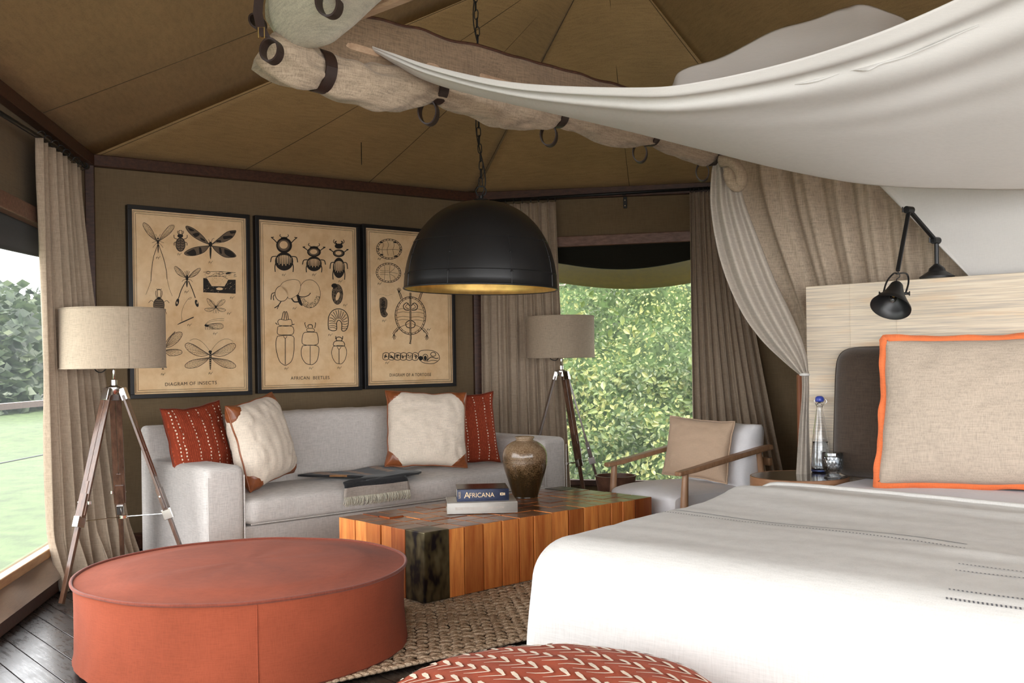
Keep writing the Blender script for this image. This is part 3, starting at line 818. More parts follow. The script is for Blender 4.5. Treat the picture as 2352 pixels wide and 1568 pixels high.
# seat cushion: puffy long block
def puffbox(a0, a1_, d0, d1, z0, z1, name, parent, mat, r=.06, crown=.02, seed=0, n=(60, 26), frame=SP):
    mb = MB()
    L, Dp, Hh = a1_-a0, d1-d0, z1-z0
    # profile around depth/height as superellipse
    def fn(u, v):
        t = 2*PI*u; c_, s_ = math.cos(t), math.sin(t); e = .32
        x = math.copysign(abs(c_)**e, c_); y = math.copysign(abs(s_)**e, s_)
        end = min(1, (1-abs(2*v-1))*L/2/r); k = (1-(1-end)**2)**.5 if end < 1 else 1
        k2 = .82+.18*k
        a = a0+L*v; d = (d0+d1)/2+Dp/2*x*(1-.06*(1-k)) ; z = (z0+z1)/2+Hh/2*y*k2*(1+crown*4*math.sin(PI*v)*(1 if y > 0 else 0)*.0)
        z += crown*math.sin(PI*v)**.5*max(0, 1-x*x) if y > 0 else 0
        w_ = .006*nz(a*5, d*5, seed)+.004*nz(a*14, z*14, seed)
        if v in (0, 1): d = (d0+d1)/2 + (d-(d0+d1)/2)*.97
        return frame(a, d + w_*(x), z + w_*abs(y)*(1 if y > 0 else 0))
    mb.grid(fn, 48, n[0], closeu=True)
    nn = 48; m = len(mb.v)
    mb.f.append(tuple(range(nn))); mb.f.append(tuple(range(m-nn, m))[::-1])
    mb.f = [f[::-1] for f in mb.f]
    o = mb.build(name, mat, parent, smooth=True, auto=True); return o
puffbox(aw_+.005, Ls-aw_-.005, -.015, .66, .285, .45, 'seat_cushion', sofa, M['sofa'], crown=.012, seed=3)
puffbox(aw_-.01, Ls-aw_+.01, .62, .88, .20, .885, 'backrest', sofa, M['sofa'], r=.04, crown=.012, seed=6)
sbox(-.0, aw_+.05, .80, .90, .05, .84, 'back_panel', .03)
mb = MB(); mb.tube([SP(aw_+.02, -.018, .30), SP(Ls-aw_-.02, -.018, .30)], .004, 6); mb.build('cushion_seam', M['sofa'], sofa)
for a in (.1, Ls-.1):
    for d in (.08, .75):
        mb = MB(); mb.box(SP(a, d, .02), (.06, .06, .04), RS, 1.2); mb.build('leg', M['dark_wood'], sofa)

# sofa cushions
def sofacush(pxc, w_, h_, t_, yaw, lean, dep, zb=.455):
    """pxc pixel centre; placed at plan depth d; yaw about z, lean back"""
    pass
def frame_from(yaw, lean, rollz=0):
    Rm = Matrix.Rotation(yaw, 3, 'Z') @ Matrix.Rotation(-lean, 3, 'X') @ Matrix.Rotation(rollz, 3, 'Y')
    return Rm @ V((1, 0, 0)), Rm @ V((0, 0, 1))     # R,U  (normal faces -Y before yaw)
def cush_at(px, py, a_d, yaw, lean, w_, h_, t_, rollz=0, **k):
    # intersect pixel with the plane 'depth a_d' of the sofa
    P = on_plane(px, py, SP(0, a_d, 0), S2)
    R_, U_ = frame_from(yaw, lean, rollz)
    return Cush(P, R_, U_, w_, h_, t_, **k)
rust = (.25, .044, .020)
def rust_cushion(cu, label, cols, nv=22):
    t = thing('cushion', label, 'cushion', cu.c - cu.U*cu.h/2)
    cu.build('cover', ribbed('rust_cloth', rust, cu.R), t); cu.piping(M['terracotta_dark'], t, .003, 'seam'); cu.dots(cols, nv, M['thread'], t); return t
c1_ = cush_at(456, 1014, .50, math.radians(60), math.radians(12), .47, .46, .15, rollz=math.radians(-4), pinch=.10, seed=2)
rust_cushion(c1_, 'rust red cushion with white dotted stripes at the left end of the sofa', [-.86, -.72, -.30, .02, .32, .62, .86], 20)
c2_ = cush_at(1068, 985, .42, math.radians(24), math.radians(9), .50, .52, .13, rollz=math.radians(-2), pinch=.07, seed=5)
rust_cushion(c2_, 'rust red dotted cushion tucked behind the cream one at the right of the sofa', [-.85, -.4, -.05, .30, .62, .88], 22)
def beige_cushion(cu, label):
    t = thing('cushion', label, 'cushion', cu.c - cu.U*cu.h/2)
    cu.build('cover', M['beige'], t, 34); cu.piping(M['leather'], t, .0055)
    for su in (-1, 1):
        for sv in (-1, 1): cu.corner(M['leather'], t, su, sv)
    return t
c3_ = cush_at(600, 1012, .34, math.radians(70), math.radians(12), .50, .52, .27, rollz=math.radians(-8), pinch=.05, seed=7, wr=.012)
beige_cushion(c3_, 'plump cream cushion with brown leather corners, second from left on the sofa, leaning sideways')
c4_ = cush_at(980, 985, .30, math.radians(14), math.radians(16), .56, .53, .22, rollz=math.radians(3), pinch=.05, seed=9, wr=.012)
beige_cushion(c4_, 'square cream cushion with tan leather corners facing forward on the right half of the sofa')

# throw on the seat
def throw():
    P0 = on_z(720, 1094, .475); P1 = on_z(905, 1078, .475); P2 = on_z(990, 1095, .47); P3 = on_z(880, 1118, .465)
    t = thing('throw_blanket', 'folded black and tan throw with a fringed grey end, draped over the seat front', 'blanket', P1-V((0, 0, .03)))
    zt = .487
    # plan strip : from back-left across the seat to the front edge then down
    A0 = (P0-SO).dot(S1); 
    aL = lambda v: interp([(0, (on_z(742, 1100, zt)-SO).dot(S1)), (.45, (on_z(860, 1100, zt)-SO).dot(S1)), (.6, (on_z(885, 1120, zt)-SO).dot(S1)), (1, (on_z(885, 1120, zt)-SO).dot(S1)-.01)], v)
    aR = lambda v: interp([(0, (on_z(800, 1077, zt)-SO).dot(S1)+.25), (.45, (on_z(985, 1085, zt)-SO).dot(S1)), (.6, (on_z(995, 1100, zt)-SO).dot(S1)+.02), (1, (on_z(995, 1100, zt)-SO).dot(S1)+.04)], v)
    def fn(u, v):
        a = aL(v)+(aR(v)-aL(v))*u
        if v < .5: d = .50 - (.50+.0)*(v/.5); z = zt + .0
        else:
            q = (v-.5)/.5*.118; r = .045; th = min(q/r, PI/2); d = .0 - r*math.sin(th) - .002; z = zt - r*(1-math.cos(th)) - max(0, q-r*PI/2)
        w_ = .005*math.sin(u*9+v*3)+.006*nz(u*4, v*5, 2)
        return SP(a, d - (w_ if v > .6 else 0), z + (w_ if v < .6 else 0))
    m, nt, b = new_mat('throw_cloth')
    mb = MB(); NU, NV = 24, 60; mb.grid(fn, NU, NV)
    def fm(i):
        r = i//NU; v = (r+.5)/NV; u = (i % NU)/NU
        if v > .76: return 1
        if v < .34 and (int((u+v*.5)*9) % 3 == 1): return 2
        return 0
    M['throw_black'] = fabric('throw_black', (.022, .022, .024), var=.2, weave=300); M['throw_tan'] = fabric('throw_tan', (.24, .12, .05), var=.2, weave=300); M['throw_grey'] = fabric('throw_grey', (.36, .31, .27), var=.12, weave=300)
    mb.build('throw_cloth', M['throw_black'], t, smooth=True, solid=.012, mats=[M['throw_grey'], M['throw_tan']], fmat=fm)
    mb = MB(); random.seed(4)
    for i in range(170):
        u = (i+.5)/170; p = fn(u, 1); q = [p + S2*.004]
        dx, dy = random.uniform(-.012, .012), random.uniform(0, .014)
        for k in (1, 2, 3): q.append(p + S1*dx*k*k/9*1.5 + S2*(.004+dy*math.sin(k)) - V((0, 0, (.055+random.uniform(-.012, .006))*k/3)))
        mb.tube(q, .0022, 4)
    mb.build('fringe', M['linen_cream'], t, kind='stuff')
throw()

# ------------------------------------------------------------------ posters
PW_, PN = C1 + NB*.03, NB
def wallpt(px, py, lift=0): return on_plane(px, py, PW_+NB*lift, NB)
def s_of(p): return (p-PW_).dot(D)
def poster(name, label, quad, crop, strokes, title, tq):
    P = [wallpt(*q) for q in quad]  # TL TR BR BL
    s0 = (s_of(P[0])+s_of(P[3]))/2; s1 = (s_of(P[1])+s_of(P[2]))/2
    z1 = (P[0].z+P[1].z)/2; z0 = (P[2].z+P[3].z)/2
    t = thing(name, label, 'picture', PW_ + D*((s0+s1)/2) + V((0, 0, z0)), 'framed engraving posters on the back wall')
    W = lambda s, z, l=0: PW_ + D*s + NB*l + V((0, 0, z))
    RW = Matrix((D, -NB, V((0, 0, 1)))).transposed(); b = .028
    mb = MB()
    for (a0, a1_, c0, c1) in ((s0, s1, z1-b, z1), (s0, s1, z0, z0+b), (s0, s0+b, z0+b, z1-b), (s1-b, s1, z0+b, z1-b)):
        mb.box(W((a0+a1_)/2, (c0+c1)/2, .0), (a1_-a0, .05, c1-c0), RW)
    mb.build('frame', M['frame_black'], t, bevel=.002)
    mb = MB(); mb.box(W((s0+s1)/2, (z0+z1)/2, 0), (s1-s0-b, .02, z1-z0-b), RW)
    mb.build('paper', M['paper'], t)
    L0 = .0115
    # poster-local mapping: crop px -> photo px -> wall; relative to the true quad so the print sits squarely
    def mp(x, y, l=L0):
        p = wallpt(crop[0]+x/crop[2], crop[1]+y/crop[2], L0)
        s = s_of(p); tt = (s-s0)/(s1-s0)
        zt = P[0].z+(P[1].z-P[0].z)*tt; zb = P[3].z+(P[2].z-P[3].z)*tt
        q = (p.z-zb)/(zt-zb); return W(s, z0+(z1-z0)*q, l)
    ink = MB(); grey = MB()
    px = (s1-s0)/((quad[1][0]-quad[0][0])*crop[2])  # metres per crop pixel
    pz = (z1-z0)/((quad[3][1]-quad[0][1])*crop[2])
    def stroke(pts, wd, mbx, l, closed=False, smooth=True):
        if smooth and len(pts) > 2:
            q = [V((x, y, 0)) for x, y in pts]
            if closed: q = q+[q[0]]
            q = [(a.x, a.y) for a in cr(q, 4)]
        else: q = list(pts) + ([pts[0]] if closed else [])
        vv = []; n = len(q)
        for i, (x, y) in enumerate(q):
            dx = q[min(i+1, n-1)][0]-q[max(i-1, 0)][0]; dy = q[min(i+1, n-1)][1]-q[max(i-1, 0)][1]; ln = math.hypot(dx, dy) or 1
            k = wd/2*(1 if isinstance(wd, (int, float)) else 1); nx, ny = -dy/ln*k, dx/ln*k
            vv += [mp(x+nx, y+ny, l), mp(x-nx, y-ny, l)]
        mbx.add(vv, [(2*i, 2*i+1, 2*i+3, 2*i+2) for i in range(n-1)])
    def fill(pts, mbx, l, smooth=True):
        if smooth:
            q = [V((x, y, 0)) for x, y in pts]; q = [(a.x, a.y) for a in cr(q+[q[0]], 4)][:-1]
        else: q = pts
        cx = sum(a for a, _ in q)/len(q); cy = sum(b_ for _, b_ in q)/len(q)
        vv = [mp(cx, cy, l)] + [mp(x, y, l) for x, y in q]; n = len(q)
        mbx.add(vv, [(0, i+1, (i+1) % n+1) for i in range(n)])
    rnd = random.Random(5)
    class G: pass
    g = G()
    g.S = lambda pts, w_=3, closed=False, smooth=True: stroke(pts, w_, ink, L0+.0012, closed, smooth)
    g.T = lambda pts, w_=2, closed=False, smooth=True: stroke(pts, w_, grey, L0+.0009, closed, smooth)
    g.Fi = lambda pts, smooth=True: fill(pts, ink, L0+.0012, smooth)
    g.Fg = lambda pts, smooth=True: fill(pts, grey, L0+.0005, smooth)
    g.Fp = lambda pts, smooth=True: fill(pts, g.pap, L0+.0015, smooth)
    g.pap = MB(); g.rnd = rnd; g.Fh = lambda pts: fill(pts, grey, L0+.0014)
    def ell(cx, cy, rx, ry, n=14, rot=0):
        return [(cx+rx*math.cos(2*PI*i/n)*math.cos(rot)-ry*math.sin(2*PI*i/n)*math.sin(rot), cy+rx*math.cos(2*PI*i/n)*math.sin(rot)+ry*math.sin(2*PI*i/n)*math.cos(rot)) for i in range(n)]
    g.ell = ell
    def fig(x, y):
        g.S([(x, y+9), (x+5, y-6), (x+9, y-9)], 2.2); g.S([(x-3, y-1), (x+8, y-3)], 1.8); g.S([(x+11, y-3), (x+9, y+4)], 2)
        g.S([(x+20, y-4), (x+15, y+1), (x+18, y+3), (x+21, y-4), (x+14, y+12)], 1.8); g.S([(x+29, y-12), (x+26, y-2)], 2.2)
    g.fig = fig
    def wing(loop, w_=2.6, shade=None, nv=7, rings=(.45, .65, .82, .93)):
        g.S(loop, w_, True)
        if shade: g.Fg(loop)
        r = loop[0]; q = [V((x, y, 0)) for x, y in loop]; q = [(a.x, a.y) for a in cr(q+[q[0]], 4)]; n = len(q)
        for k in range(1, nv+1):
            e = q[int(n*(.18+.64*k/(nv+1)))]; g.T([r, ((r[0]+e[0])/2+rnd.uniform(-2, 2), (r[1]+e[1])/2+rnd.uniform(-2, 2)), e], 1.6)
        for f in rings:
            ring = [(r[0]+(a-r[0])*f, r[1]+(b_-r[1])*f) for a, b_ in q[int(n*.2):int(n*.8)]]
            for i in range(0, len(ring)-2, 3): g.T([ring[i], ring[i+2]], 1.6, smooth=False)
    g.wing = wing
    g.mir = lambda pts, cx: [(2*cx-x, y) for x, y in pts]
    strokes(g)
    # double rule
    for k, wv in ((13, 2.6), (21, 1.6), (36, 2.2)):
        e = .028+k*px*.82; f = .028+k*pz*.82; q = [(s0+e, z1-f), (s1-e, z1-f), (s1-e, z0+f), (s0+e, z0+f)]
        for i in range(4):
            (xa, ya), (xb, yb) = q[i], q[(i+1) % 4]; d = V((xb-xa, yb-ya, 0)).normalized(); h = wv*px*.5
            xa -= d.x*h; ya -= d.y*h; xb += d.x*h; yb += d.y*h; n = (-d.y*h, d.x*h)
            ink.add([W(xa+n[0], ya+n[1], L0+.001), W(xb+n[0], yb+n[1], L0+.001), W(xb-n[0], yb-n[1], L0+.001), W(xa-n[0], ya-n[1], L0+.001)], [(0, 1, 2, 3)])
    ink.build('printed_drawing', M['ink'], t, kind='stuff'); 
    if grey.v: grey.build('printed_shading', M['ink_grey'], t, kind='stuff')
    if g.pap.v: g.pap.build('printed_highlight', M['paper'], t, kind='stuff')
    # title
    cu = bpy.data.curves.new('title', 'FONT'); cu.body = title; cu.offset = 0; cu.space_character = 1.12
    tmp = bpy.data.objects.new('tmp', cu); me = bpy.data.meshes.new_from_object(tmp)
    xs = [v_.co.x for v_ in me.vertices]; ys = [v_.co.y for v_ in me.vertices]; x0, x1, y0, y1 = min(xs), max(xs), min(ys), max(ys)
    (ax, ay, bx, by, hh) = tq
    mb = MB(); mb.v = []
    for v_ in me.vertices:
        u = (v_.co.x-x0)/(x1-x0); q = (v_.co.y-y0)/(y1-y0); mb.v.append(mp(ax+(bx-ax)*u, ay+(by-ay)*u - hh*q, L0+.0012))
    mb.f = [tuple(p.vertices) for p in me.polygons]; mb.build('printed_title', M['ink'], t)
    bpy.data.objects.remove(tmp); bpy.data.curves.remove(cu)
    return t

def draw1(g):
    S, T, Fi, Fg, Fp, wing, mir, ell, fig = g.S, g.T, g.Fi, g.Fg, g.Fp, g.wing, g.mir, g.ell, g.fig
    W1 = [(299, 342), (270, 325), (225, 285), (192, 230), (192, 208), (203, 204), (235, 225), (268, 275)]
    wing(W1, 3); wing([(306, 342), (335, 325), (390, 285), (418, 250), (424, 226), (415, 219), (385, 228), (340, 280)], 3)
    Fi(ell(303, 347, 8, 16)); Fi(ell(303, 322, 7, 7)); Fi([(300, 362), (307, 362), (308, 400), (304, 432), (300, 400)])
    for k in (303,):
        for L in ([(299, 340), (280, 345), (258, 354)], [(298, 352), (280, 368), (264, 390)], [(300, 316), (292, 300), (285, 288)]): S(L, 2.4); S(mir(L, k), 2.4)
    S([(300, 368), (270, 460), (255, 560), (250, 640)], 4); S([(250, 640), (232, 690), (212, 742)], 2)
    S([(308, 368), (345, 470), (365, 560), (372, 625)], 4); S([(372, 625), (390, 700), (411, 752)], 2); fig(290, 465)
    # small beetle
    Fg(ell(472, 365, 34, 50)); S(ell(472, 365, 34, 50), 6, True); Fi(ell(470, 300, 22, 14)); S([(472, 318), (472, 410)], 3)
    for y in (335, 352, 372, 390): S([(445, y), (458, y+7), (470, y)], 4); S([(474, y), (488, y+7), (500, y)], 4)
    for L in ([(448, 325), (425, 315), (422, 292)], [(443, 345), (425, 352), (424, 372)], [(460, 290), (450, 275), (452, 262)], [(462, 285), (460, 265), (470, 258)]): S(L, 4.5); S(mir(L, 472), 4.5)
    fig(450, 437)
    # banded butterfly
    UL = [(688, 362), (640, 345), (575, 310), (530, 268), (512, 232), (530, 227), (580, 250), (640, 300)]; UR = [(706, 362), (740, 345), (800, 342), (860, 310), (888, 262), (870, 256), (820, 268), (760, 315)]
    LL = [(690, 372), (640, 376), (580, 385), (530, 405), (501, 428), (520, 445), (580, 446), (650, 420)]; LR = [(706, 372), (750, 378), (810, 388), (860, 415), (889, 448), (860, 458), (800, 455), (740, 415)]
    for L in (UL, UR, LL, LR): wing(L, 4, True, 5, (.6, .8))
    for P in ([(525, 235), (560, 248), (575, 262), (545, 262)], [(560, 285), (600, 275), (615, 290), (585, 308)], [(620, 310), (650, 325), (655, 340), (625, 328)],
              [(840, 262), (885, 262), (880, 275), (850, 280)], [(790, 300), (850, 295), (860, 308), (800, 322)], [(740, 330), (770, 330), (775, 342), (745, 345)],
              [(510, 428), (545, 410), (575, 400), (590, 440), (550, 446)], [(610, 385), (625, 388), (632, 425), (615, 432)], [(800, 395), (850, 412), (882, 448), (845, 455), (805, 430)], [(760, 385), (775, 390), (782, 430), (765, 425)]): Fi(P)
    Fi(ell(697, 362, 14, 20)); Fi([(690, 385), (704, 385), (703, 440), (697, 474), (691, 440)]); S([(692, 345), (682, 325)], 3); S([(702, 345), (712, 322), (726, 318)], 3); fig(684, 497)
    # long tailed fly
    wing([(514, 612), (480, 605), (445, 580), (427, 545), (430, 530), (445, 532), (480, 560), (505, 595)], 2.6); wing([(530, 612), (560, 608), (595, 588), (620, 555), (620, 541), (600, 545), (565, 570), (540, 598)], 2.6)
    Fi(ell(521, 615, 10, 22)); Fi([(514, 638), (526, 638), (525, 670), (520, 686), (515, 670)])
    for L in ([(514, 625), (495, 630), (482, 645)], [(516, 598), (508, 575), (502, 565)], [(518, 596), (519, 578), (515, 560)]): S(L, 2.6); S(mir(L, 522), 2.6)
    S([(512, 640), (480, 700), (457, 768)], 6); Fi(ell(448, 798, 12, 30, rot=.25)); S([(532, 638), (560, 700), (583, 765)], 6); Fi(ell(594, 805, 12, 28, rot=-.3)); fig(503, 720)
    Fp(ell(446, 802, 4, 10)); Fp(ell(597, 800, 4, 10))
    # pit in the ground
    Fi([(643, 615), (670, 617), (706, 675), (643, 675)], False); Fi([(802, 677), (830, 626), (886, 626), (886, 678)], False); Fi([(643, 675), (886, 677), (886, 731), (643, 722)], False)
    S([(660, 613), (700, 602), (780, 600), (828, 622)], 3); S([(643, 570), (760, 565), (886, 574)], 3)
    rn = g.rnd
    for i in range(46):
        x, y = rn.uniform(650, 878), rn.uniform(574, 606); S([(x, y), (x+rn.uniform(6, 18), y+rn.uniform(-2, 2))], 2, smooth=False)
    for i in range(60):
        x, y = rn.uniform(648, 880), rn.uniform(634, 726)
        if 690 < x < 815 and y < 680: continue
        Fp(ell(x, y, rn.uniform(1, 3.5), rn.uniform(1, 2.2), 5), False)
    for i in range(40):
        x, y = rn.uniform(700, 800), rn.uniform(612, 668); T([(x, y), (x+3, y+2)], 1.5, smooth=False)
    S(ell(680, 573, 14, 9), 3, True); S(ell(775, 577, 16, 9), 3, True); Fi(ell(830, 578, 22, 7, rot=-.2)); Fp(ell(765, 695, 26, 10)); S([(745, 700), (765, 688), (790, 698), (772, 706)], 4); fig(845, 762)
    # half hidden beetle
    Fi(ell(310, 768, 14, 10)); S(ell(310, 820, 40, 52), 5, True); Fg(ell(310, 820, 40, 52)); S([(300, 765), (297, 710), (312, 700)], 4); S([(322, 765), (325, 712), (312, 700)], 4); S([(292, 696), (300, 704), (322, 704), (330, 696)], 3)
    for y in (790, 805, 820, 835): S([(278, y), (310, y+5), (342, y)], 4)
    for L in ([(275, 800), (252, 785), (232, 803)], [(292, 765), (285, 735), (287, 712)], [(345, 840), (358, 860), (367, 887)]): S(L, 3); S(mir(L, 310), 3)
    # twig
    Fi([(446, 965), (470, 950), (570, 905), (572, 912), (500, 945), (455, 965)], False); S([(482, 942), (480, 880), (498, 820), (530, 772), (553, 760), (548, 772), (530, 775)], 2); fig(525, 968)
    # small fly
    for L in ([(735, 828), (705, 830), (680, 805), (670, 775), (678, 768), (700, 785)], [(742, 828), (770, 825), (800, 800), (806, 780), (790, 778), (765, 795)], [(733, 838), (700, 840), (660, 842), (655, 855), (680, 866), (710, 860)], [(742, 838), (780, 840), (812, 852), (800, 864), (775, 866), (755, 855)]): wing(L, 2.4, None, 4, (.7,))
    Fi(ell(737, 832, 8, 12)); 
    for L in ([(730, 840), (722, 858), (716, 878)], [(732, 845), (735, 865), (730, 880)], [(733, 822), (720, 795), (690, 775)]): S(L, 2); S(mir(L, 737), 2)
    fig(823, 880)
    wing([(672, 970), (700, 958), (770, 955), (793, 970), (785, 992), (740, 998), (700, 992)], 2.6, None, 9); Fi(ell(668, 972, 16, 9, rot=.2)); S([(655, 965), (690, 935), (750, 920), (800, 920)], 1.8); S([(660, 962), (700, 942), (760, 933), (800, 934)], 1.8)
    for x in (660, 675, 688, 700, 712): S([(x, 978), (x-3, 990), (x+4, 1003)], 3)
    fig(718, 1032)
    # half hidden lacewing
    Fi(ell(352, 1145, 7, 35)); wing([(356, 1138), (375, 1095), (410, 1045), (450, 1022), (480, 1024), (482, 1050), (450, 1095), (400, 1130)], 3.4, None, 9, (.3, .45, .6, .75, .9)); wing([(358, 1158), (390, 1152), (440, 1150), (478, 1160), (480, 1182), (440, 1196), (390, 1198), (362, 1175)], 3.4, None, 8, (.4, .6, .8))
    S([(352, 1115), (385, 1065), (432, 1018)], 4); S([(340, 1262), (340, 1300)], 6); S([(330, 1300), (350, 1300)], 4); fig(326, 1338)
    # big lacewing
    A = [(688, 1188), (640, 1160), (580, 1120), (530, 1103), (507, 1118), (520, 1150), (570, 1188), (630, 1203)]; B = [(690, 1212), (640, 1218), (560, 1232), (515, 1258), (507, 1282), (540, 1292), (600, 1282), (655, 1248)]
    for L in (A, B): wing(L, 3.4, None, 9, (.3, .45, .58, .7, .82, .92)); wing(mir(L, 696), 3.4, None, 9, (.3, .45, .58, .7, .82, .92))
    Fi(ell(695, 1168, 13, 10)); Fi([(688, 1180), (704, 1180), (704, 1230), (700, 1296), (692, 1296), (688, 1230)])
    for y in range(1190, 1290, 14): Fp([(691, y), (701, y), (701, y+3), (691, y+3)], False)
    a = [(690, 1160), (655, 1115), (615, 1082), (575, 1072), (540, 1085)]; S(a, 2); S([(702, 1160), (740, 1110), (785, 1078), (830, 1072), (866, 1090)], 2); fig(684, 1330)
def beetle(g, cx, py, prx, pry, ey, erx, ery, hy, hrx, hry, dark=True, legs=1):
    S, Fi, Fg, ell, mir = g.S, g.Fi, g.Fg, g.ell, g.mir
    if legs:
        for L in ([(cx-prx*.8, py-pry*.2), (cx-prx*1.25, py-pry*.7), (cx-prx*1.65, py-pry*1.05)], [(cx-prx*1.6, py-pry), (cx-prx*1.3, py-pry*1.05)], [(cx-erx*.85, ey-ery*.55), (cx-erx*1.35, ey-ery*.45), (cx-erx*1.5, ey+ery*.1)], [(cx-erx*.9, ey+ery*.1), (cx-erx*1.02, ey+ery*.6), (cx-erx*.98, ey+ery*1.15)]): S(L, 7); S(mir(L, cx), 7)
    for L in ([(cx-hrx*.5, hy-hry*.5), (cx-hrx*1.3, hy-hry*1.6), (cx-hrx*1.1, hy-hry*2.6)],): S(L, 5); S(mir(L, cx), 5)
    if dark:
        Fi(ell(cx, ey, erx, ery, 18)); Fi(ell(cx, hy, hrx, hry)); Fi(ell(cx, py, prx, pry, 18)); g.Fh(ell(cx-prx*.05, py-pry*.02, prx*.76, pry*.74, 16)); g.Fp(ell(cx-prx*.06, py-pry*.06, prx*.52, pry*.50, 16))
        for k in range(9):
            f = (k-4)/4.6; x = cx+erx*f*.86; h = ery*math.sqrt(max(0, 1-(f*.9)**2))*.80; q = .6 if k % 2 else .38
            w_ = erx*.055*(1.3 if abs(f) < .6 else .8); g.Fp([(x-w_, ey-h*.85), (x+w_, ey-h*.85), (x+w_*.6, ey+h*q), (x-w_*.6, ey+h*q)], False)
def draw2(g):
    S, T, Fi, Fg, Fp, mir, ell, fig = g.S, g.T, g.Fi, g.Fg, g.Fp, g.mir, g.ell, g.fig
    beetle(g, 281, 320, 62, 60, 445, 71, 72, 266, 26, 12); fig(265, 552)
    beetle(g, 515, 370, 54, 38, 462, 60, 58, 338, 34, 14); fig(503, 548)
    beetle(g, 709, 378, 46, 30, 492, 46, 80, 322, 32, 20); S([(695, 305), (680, 290), (692, 283)], 8); S([(724, 305), (738, 290), (726, 283)], 8); Fi([(705, 362), (713, 362), (713, 398), (705, 398)]); fig(708, 597)
    # rolling beetle and ball
    S(ell(480, 697, 84, 110, 24), 3, True)
    rn = g.rnd
    for i in range(240):
        a = rn.uniform(0.2, 2.9); r = rn.uniform(.35, .97)**.5; x, y = 480+84*r*math.cos(a), 697+110*r*math.sin(a); S([(x, y), (x+6, y+2)], 1.8, smooth=False)
    ab = [(250, 640), (275, 610), (330, 590), (385, 592), (408, 625), (400, 680), (370, 715), (318, 735), (300, 690)]; Fp(ab); S(ab, 6, True)
    for k in range(8):
        f = k/7; S([(255+30*f, 632-25*f), (320+40*f, 640+10*(1-f)), (318+85*f, 728-75*f)], 3.2)
    for k in range(26): S([(330+k*2.8, 715-k*2.2), (345+k*2.4, 690-k*2.6)], 2.2, smooth=False)
    Fp(ell(262, 697, 50, 58)); S(ell(262, 697, 52, 60, 18), 5, True)
    for k in range(14): S([(270+k*2.5, 752-k*2), (284+k*2, 738-k*2)], 2, smooth=False)
    S([(210, 690), (185, 700), (178, 745)], 6); S([(205, 705), (195, 725), (200, 750)], 6); S([(215, 720), (225, 735), (245, 742)], 6)
    S([(258, 757), (235, 790), (205, 810)], 7); S([(240, 790), (225, 818)], 5)
    S([(375, 712), (430, 722), (470, 710), (488, 690)], 6); S([(340, 735), (360, 760), (395, 760)], 10); Fi([(375, 700), (400, 715), (425, 790), (395, 770)]); fig(350, 812)
    # pupa
    Fg(ell(698, 700, 42, 78)); 
    for i in range(80):
        a = rn.uniform(0, 6.28); r = rn.uniform(.2, 1); x, y = 698+40*r*math.cos(a), 700+76*r*math.sin(a); S([(x, y), (x+rn.uniform(-12, 12), y+rn.uniform(-14, 14))], rn.uniform(2, 6))
    S(ell(698, 700, 42, 78), 4, True); Fi(ell(675, 632, 24, 18)); Fp(ell(700, 715, 14, 34, rot=.3)); S(ell(700, 715, 14, 34, rot=.3), 4, True); fig(745, 785)
    # larva
    o = [(630, 975), (625, 930), (632, 870), (660, 828), (705, 813), (750, 826), (778, 865), (784, 920), (772, 970), (748, 988), (732, 978), (733, 935), (722, 910), (705, 903), (692, 925), (692, 975), (662, 985)]
    S(o, 6, True)
    for k in range(11):
        a = PI*1.02+k*PI/10.5; S([(707+26*math.cos(a), 918+28*math.sin(a)), (707+50*math.cos(a+.05), 915+62*math.sin(a+.05)), (706+72*math.cos(a), 915+94*math.sin(a))], 4.5)
    for y in (930, 950, 965): S([(632, y), (660, y-6), (690, y+2)], 4); S([(735, y), (760, y+4), (778, y-4)], 4)
    fig(628, 1018)
    # outline beetles
    S([(228, 1030), (290, 1024), (352, 1030), (358, 1080), (356, 1160), (338, 1225), (300, 1255), (282, 1255), (245, 1225), (222, 1150), (216, 1080)], 4.5, True)
    S([(290, 1046), (290, 1252)], 5); S([(275, 1030), (290, 1048), (304, 1030)], 4); S([(232, 956), (290, 948), (350, 958), (350, 1012), (290, 1020), (230, 1012)], 4.5, True); S([(240, 945), (232, 915), (250, 898), (290, 905), (330, 898), (342, 920), (338, 945), (290, 952)], 4.5, True)
    S([(262, 900), (272, 850), (285, 838), (283, 880), (280, 900)], 5); S([(315, 900), (306, 850), (295, 838), (297, 880), (300, 900)], 5); S([(228, 940), (213, 925)], 6); S([(345, 940), (362, 935)], 6); fig(285, 1283)
    S([(425, 1105), (485, 1098), (545, 1108), (552, 1150), (540, 1215), (510, 1247), (485, 1250), (450, 1240), (420, 1195), (415, 1140)], 4.5, True); S([(485, 1105), (485, 1248)], 4.5); S([(430, 1010), (450, 998), (525, 998), (540, 1010), (549, 1060), (540, 1092), (485, 1100), (430, 1092), (420, 1060)], 4.5, True)
    S([(460, 992), (462, 970), (508, 968), (516, 992)], 4, True); S([(470, 962), (468, 945), (482, 938), (500, 942), (502, 962)], 6); S([(455, 965), (442, 930), (448, 922)], 5); S([(520, 965), (528, 930), (522, 922)], 5); fig(478, 1280)
    S([(665, 1108), (710, 1100), (756, 1108), (770, 1150), (760, 1205), (735, 1240), (712, 1244), (685, 1235), (660, 1195), (652, 1150)], 4, True); S([(711, 1130), (711, 1242)], 5); S([(695, 1112), (711, 1130), (727, 1112)], 4)
    S([(668, 1080), (685, 1066), (735, 1066), (752, 1082), (752, 1102), (711, 1106), (668, 1100)], 5, True); S([(690, 1062), (692, 1040), (710, 1034), (730, 1042), (732, 1062)], 6, True); S([(684, 1050), (686, 1026)], 6); S([(738, 1050), (740, 1026)], 6); fig(700, 1275)
